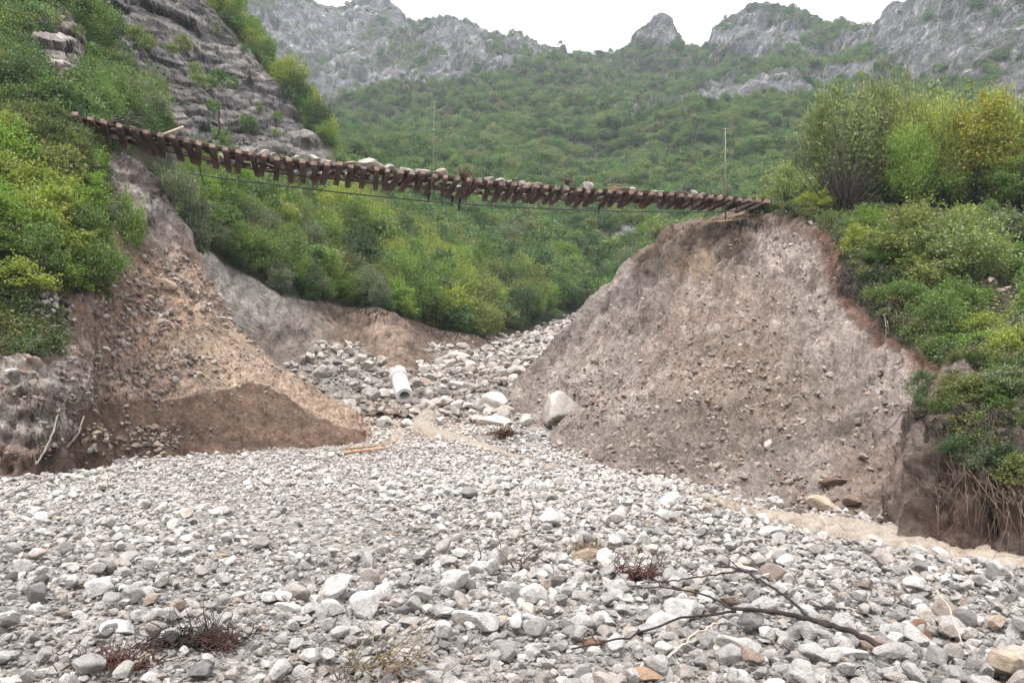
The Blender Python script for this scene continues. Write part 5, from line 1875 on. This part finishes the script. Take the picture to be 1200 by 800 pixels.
def hang(px, py, d, n, length, spread, rad, mat, name, lab, cat, seed, wide=(.5, .2, .2), surf='right', dirn=(0, -.15, -1), curl=.28, seg=8):
    """roots that start in the turf at the ground seen round a pixel and hang down in front of it"""
    mb = MB()
    starts = []
    r_ = np.random.default_rng(seed)
    sx, sy = wide[0] * F / d * .9, max(wide[2], .1) * F / d * .7
    Vn = SURF[surf][0]
    near = np.abs(Vn[:, 1] - d) < 5
    Vn = Vn[near]
    qx, qy = PV(Vn)
    for k in range(n):
        a_, b_ = px + r_.normal(0, sx), py + r_.normal(0, sy)
        q = Vn[np.argmin((qx - a_) ** 2 + (qy - b_) ** 2)]
        q = q + np.array([-.04, -.14 - .05 * r_.random(), .02])
        starts.append(q)
        strands(mb, q, 1, length, spread, rad, dirn, curl, seed * 100 + k, seg)
    starts = np.array(sorted(starts, key=lambda q_: q_[0]))
    mb.tube(starts + np.array([0, .1, .02]), rad, 5)     # added connecting tube just behind the strand starts
    return tag(mb.build(name, M[mat]), lab, cat)


hang(1046, 372, 29.6, 15, 1.9, .2, .02, 'deadroot', 'hanging_roots', 'pale dead roots hanging from the lip under the big olive bush', 'roots', 1, (.25, .15, .15))
hang(1020, 340, 33.5, 110, 1.0, .35, .016, 'bark', 'hanging_roots', 'dark fringe of fine roots under the lip beside the pale ones', 'roots', 2, (.5, .4, .35))
hang(990, 322, 37.2, 110, .9, .4, .02, 'bark', 'hanging_roots', 'dark root fringe at the upper turn of the lip', 'roots', 3, (.3, .5, .6))
hang(1080, 385, 27.0, 110, .8, .35, .014, 'bark', 'hanging_roots', 'dark root fringe over the reddish hollow', 'roots', 4, (.6, .4, .3))
hang(880, 262, 44.2, 90, .7, .5, .022, 'bark', 'hanging_roots', 'dark roots dangling from the turf at the top of the open slope', 'roots', 5, (.7, .3, .15))
hang(815, 268, 46.0, 26, .6, .5, .02, 'bark', 'hanging_roots', 'thin root fringe along the crest toward the gap', 'roots', 15, (1.0, .3, .15))
hang(796, 305, 45.0, 5, 1.0, .15, .02, 'splitwood', 'hanging_roots', 'reddish root strands down the top of the open slope', 'roots', 16, (.9, .2, .4))
hang(1105, 490, 13.2, 240, .8, .25, .007, 'bark', 'hanging_roots', 'brown roots trailing down the near flank of the nose', 'roots', 6, (.30, .2, .22))
hang(1165, 490, 12.6, 260, .9, .25, .007, 'bark', 'hanging_roots', 'curtain of roots down the middle of the nose', 'roots', 7, (.36, .2, .22))
hang(1120, 560, 12.2, 60, .8, .2, .007, 'root', 'hanging_roots', 'pale brown stalks hanging low on the nose', 'roots', 8, (.3, .15, .2))
hang(1180, 575, 11.6, 70, .8, .2, .007, 'root', 'hanging_roots', 'pale brown stalks hanging near the water', 'roots', 9, (.3, .15, .25))
hang(80, 470, 25.6, 34, 1.3, .25, .014, 'root', 'hanging_roots', 'grey roots hanging on the corner of the grey block', 'roots', 10, (.35, .25, .25), surf='left')
hang(30, 462, 24.0, 30, .9, .3, .012, 'root', 'hanging_roots', 'fine roots along the edge of the grey block', 'roots', 11, (.9, .2, .15), surf='left')
# two long bare roots leaning against the grey block
px_line([(70, 478, 24.9), (62, 510, 24.5), (52, 530, 24.3), (42, 544, 24.1)], .028, 'deadroot', 'leaning_root', 'long pale root leaning from the grey block to the gravel', 'root', 6, None, .01)
px_line([(98, 488, 26.3), (92, 508, 25.9), (78, 524, 25.4), (60, 541, 25)], .03, 'deadroot', 'leaning_root', 'pale forked root bowed out from the corner of the grey block', 'root', 6, None, .01)
# turf overhanging the chute and the cut terrace
hang(160, 190, 38.2, 40, .7, .5, .018, 'bark', 'hanging_roots', 'root fringe under the turf along the top of the chute', 'roots', 12, (1.3, .3, .35), surf='left')
hang(200, 222, 40.6, 60, 1.1, .45, .02, 'bark', 'hanging_roots', 'dense dark root fringe on the far rim of the chute', 'roots', 13, (.7, .4, .6), surf='left')
hang(445, 366, 58.0, 40, 1.4, .35, .03, 'bark', 'hanging_roots', 'dark roots hanging from the point of the terrace', 'roots', 14, (.9, .6, .3), surf='mountain')
hang(540, 392, 69.0, 40, 1.3, .35, .03, 'bark', 'hanging_roots', 'dark root fringe along the far end of the terrace', 'roots', 17, (2.2, 1.5, .3), surf='mountain')
# bare dark bush
bb = bpy.data.objects.new('bare_bush', None)
COL.objects.link(bb)
tag(bb, 'leafless dark bush with a burst of stems beside the track end', 'bush')
q = P(985, 205, 46.8)
q[2] = surf_z(q[0], 46.8, ('right',)) - .1
mb = MB()
strands(mb, q, 190, 3.5, .6, .036, (0, 0, 1), .22, 3, 8)
mb.build('branch', M['darkwood'], bb)
mb = MB()
for (a, b) in [(970, 160), (988, 130), (992, 122), (1010, 165), (975, 140)]:
    tpt = P(a, b, 46.8)
    mb.tube([q, q * .6 + tpt * .4 + rng.normal(0, .1, 3), tpt], [.06, .04, .015], 6)
mb.build('stem', M['darkwood'], bb)

# ------------------------------------------------------------------ muddy stream
path = [(14, 6.5), (9.8, 8.4), (7.9, 9.9), (6.85, 11.5), (6.0, 13.4), (5.25, 16.2), (5.1, 18.5), (4.3, 22), (2.8, 27), (.6, 32), (-2, 36.5), (-4.6, 40), (-4.4, 44), (-3, 48), (-1.9, 54), (-1.0, 60)]
wid = [1.6, 1.4, 1.3, 1.15, .9, .5, .2, .12, .12, .2, .6, .85, .5, .2, .12, .1]
path, wid = np.array(path, float), np.array(wid)
k = np.linspace(0, len(path) - 1, 520)
i = np.arange(len(path))
cx, cy, cw = (np.interp(k, i, q_) for q_ in (path[:, 0], path[:, 1], wid))
for _ in range(40):
    for q_ in (cx, cy, cw):
        q_[1:-1] = q_[1:-1] * .5 + (q_[:-2] + q_[2:]) * .25
tx, ty = np.gradient(cx), np.gradient(cy)
L = np.hypot(tx, ty)
nx, ny = -ty / L, tx / L
m = 44
lat = np.linspace(-1, 1, m)
X = (cx[:, None] + nx[:, None] * lat * cw[:, None]).ravel()
Y = (cy[:, None] + ny[:, None] * lat * cw[:, None]).ravel()
Zc = BED(np.stack([cx, cy], 1))
for _ in range(30):
    Zc[1:-1] = Zc[1:-1] * .5 + (Zc[:-2] + Zc[2:]) * .25
Z = np.repeat(Zc - .06 - .12 * np.exp(-((cy - 25) / 6) ** 2), m)
along = np.repeat(np.cumsum(L), m)
Vw = np.stack([X, Y, Z], 1)
q3 = np.stack([along, np.tile(lat, len(cx)) * np.repeat(cw, m), 0 * X], 1)
rough = fbm(q3, (1.8, 3.2, 1), 4, 3.0, True) * .2 + fbm(q3, (5, 7, 1), 3, 6.0, True) * .03
Vw[:, 2] += rough - np.abs(np.tile(lat, len(cx))) ** 5 * .55
me = np_mesh('stream', Vw, polar_faces(m, len(cx)))
foam = smooth(.02, .10, rough)
set_color_attr(me, lerp(c3(.10, .075, .055), c3(.25, .205, .16), foam))
wm, nt_, b_, _ = new_mat('muddy_water')
at_ = N(nt_, "ShaderNodeAttribute", attribute_name="tint")
nt_.links.new(at_.outputs["Color"], b_.inputs["Base Color"])
geo_ = N(nt_, "ShaderNodeNewGeometry")
nz = N(nt_, "ShaderNodeTexNoise", Scale=16.0, Detail=6.0)
nt_.links.new(geo_.outputs["Position"], nz.inputs["Vector"])
nt_.links.new(bump(nt_, nz.outputs["Fac"], .04), b_.inputs["Normal"])
b_.inputs["Roughness"].default_value = .28
tag(link('stream', me, wm), 'muddy tan flood stream running along the foot of the open slope', None, None, 'structure')

# ------------------------------------------------------------------ light: bright overcast
SUN_EL, SUN_AZ = 58, 200
w = bpy.data.worlds.new("World")
sc.world = w
w.use_nodes = True
nt = w.node_tree
bg = nt.nodes["Background"]
sky = nt.nodes.new("ShaderNodeTexSky")
sky.sky_type = 'NISHITA'
sky.sun_disc = False
sky.sun_elevation = R(SUN_EL)
sky.sun_rotation = R(SUN_AZ)
sky.air_density = 1.0
sky.dust_density = 4.0
sky.ozone_density = 1.0
hs = nt.nodes.new("ShaderNodeHueSaturation")     # cloud cover takes the blue out of the sky
hs.inputs["Saturation"].default_value = .12
mx = nt.nodes.new("ShaderNodeMix")
mx.data_type = 'RGBA'
mx.inputs[0].default_value = .6
mx.inputs[7].default_value = (9.0, 9.0, 9.3, 1)   # even cloud layer
nt.links.new(sky.outputs[0], hs.inputs["Color"])
nt.links.new(hs.outputs[0], mx.inputs[6])
# an overcast sky is brighter overhead than near the horizon
tcw = nt.nodes.new("ShaderNodeTexCoord")
sxyz = nt.nodes.new("ShaderNodeSeparateXYZ")
nt.links.new(tcw.outputs["Generated"], sxyz.inputs[0])
mr = nt.nodes.new("ShaderNodeMapRange")
mr.inputs["From Min"].default_value = 0
mr.inputs["From Max"].default_value = 1
mr.inputs["To Min"].default_value = .42
mr.inputs["To Max"].default_value = 1.6
nt.links.new(sxyz.outputs["Z"], mr.inputs["Value"])
nzc = nt.nodes.new("ShaderNodeTexNoise")
nzc.inputs["Scale"].default_value = 2.2
nzc.inputs["Detail"].default_value = 5
nt.links.new(tcw.outputs["Generated"], nzc.inputs["Vector"])
mrc = nt.nodes.new("ShaderNodeMapRange")
mrc.inputs["To Min"].default_value = .8
mrc.inputs["To Max"].default_value = 1.2
nt.links.new(nzc.outputs["Fac"], mrc.inputs["Value"])
mul = nt.nodes.new("ShaderNodeMath")
mul.operation = 'MULTIPLY'
nt.links.new(mr.outputs[0], mul.inputs[0])
nt.links.new(mrc.outputs[0], mul.inputs[1])
vm = nt.nodes.new("ShaderNodeVectorMath")
vm.operation = 'SCALE'
nt.links.new(mx.outputs[2], vm.inputs[0])
nt.links.new(mul.outputs[0], vm.inputs["Scale"])
nt.links.new(vm.outputs[0], bg.inputs["Color"])
bg.inputs["Strength"].default_value = .14
sd = bpy.data.lights.new("sun", 'SUN')
sd.energy = 1.5
sd.angle = R(18)
sd.color = (1, .97, .93)
so = bpy.data.objects.new("sun", sd)
COL.objects.link(so)
az = R(SUN_AZ)
# a direction towards the sun: azimuth measured from +Y towards +X
dirv = Vector((math.sin(az) * math.cos(R(SUN_EL)), math.cos(az) * math.cos(R(SUN_EL)), math.sin(R(SUN_EL))))
so.rotation_euler = dirv.to_track_quat('Z', 'Y').to_euler()

if HAZE > 0:
    V = [(-1500, -12, -4), (1500, -12, -4), (1500, 1600, -4), (-1500, 1600, -4), (-1500, -12, 760), (1500, -12, 760), (1500, 1600, 760), (-1500, 1600, 760)]
    me = np_mesh('haze', V, [(0, 3, 2, 1), (4, 5, 6, 7), (0, 1, 5, 4), (1, 2, 6, 5), (2, 3, 7, 6), (3, 0, 4, 7)], False)
    hm = bpy.data.materials.new('haze')
    hm.use_nodes = True
    hm.node_tree.nodes.clear()
    ho = hm.node_tree.nodes.new("ShaderNodeOutputMaterial")
    pv = hm.node_tree.nodes.new("ShaderNodeVolumePrincipled")
    pv.inputs["Color"].default_value = (.80, .88, 1.0, 1)
    pv.inputs["Density"].default_value = HAZE
    hm.node_tree.links.new(pv.outputs[0], ho.inputs["Volume"])
    tag(link('haze', me, hm), 'thin bluish air that veils the far mountain', None, None, 'stuff')

sc.view_settings.view_transform = 'Standard'
sc.view_settings.look = 'None'
sc.view_settings.gamma = 1
sc.view_settings.exposure = EXPOSURE
sc.cycles.use_denoising = True
sc.cycles.denoiser = 'OPENIMAGEDENOISE'
sc.cycles.denoising_input_passes = 'RGB_ALBEDO_NORMAL'
sc.cycles.denoising_prefilter = 'NONE'
sc.cycles.max_bounces = 6
sc.cycles.diffuse_bounces = 3
sc.cycles.volume_bounces = 1
sc.cycles.use_adaptive_sampling = True
sc.cycles.adaptive_threshold = .012
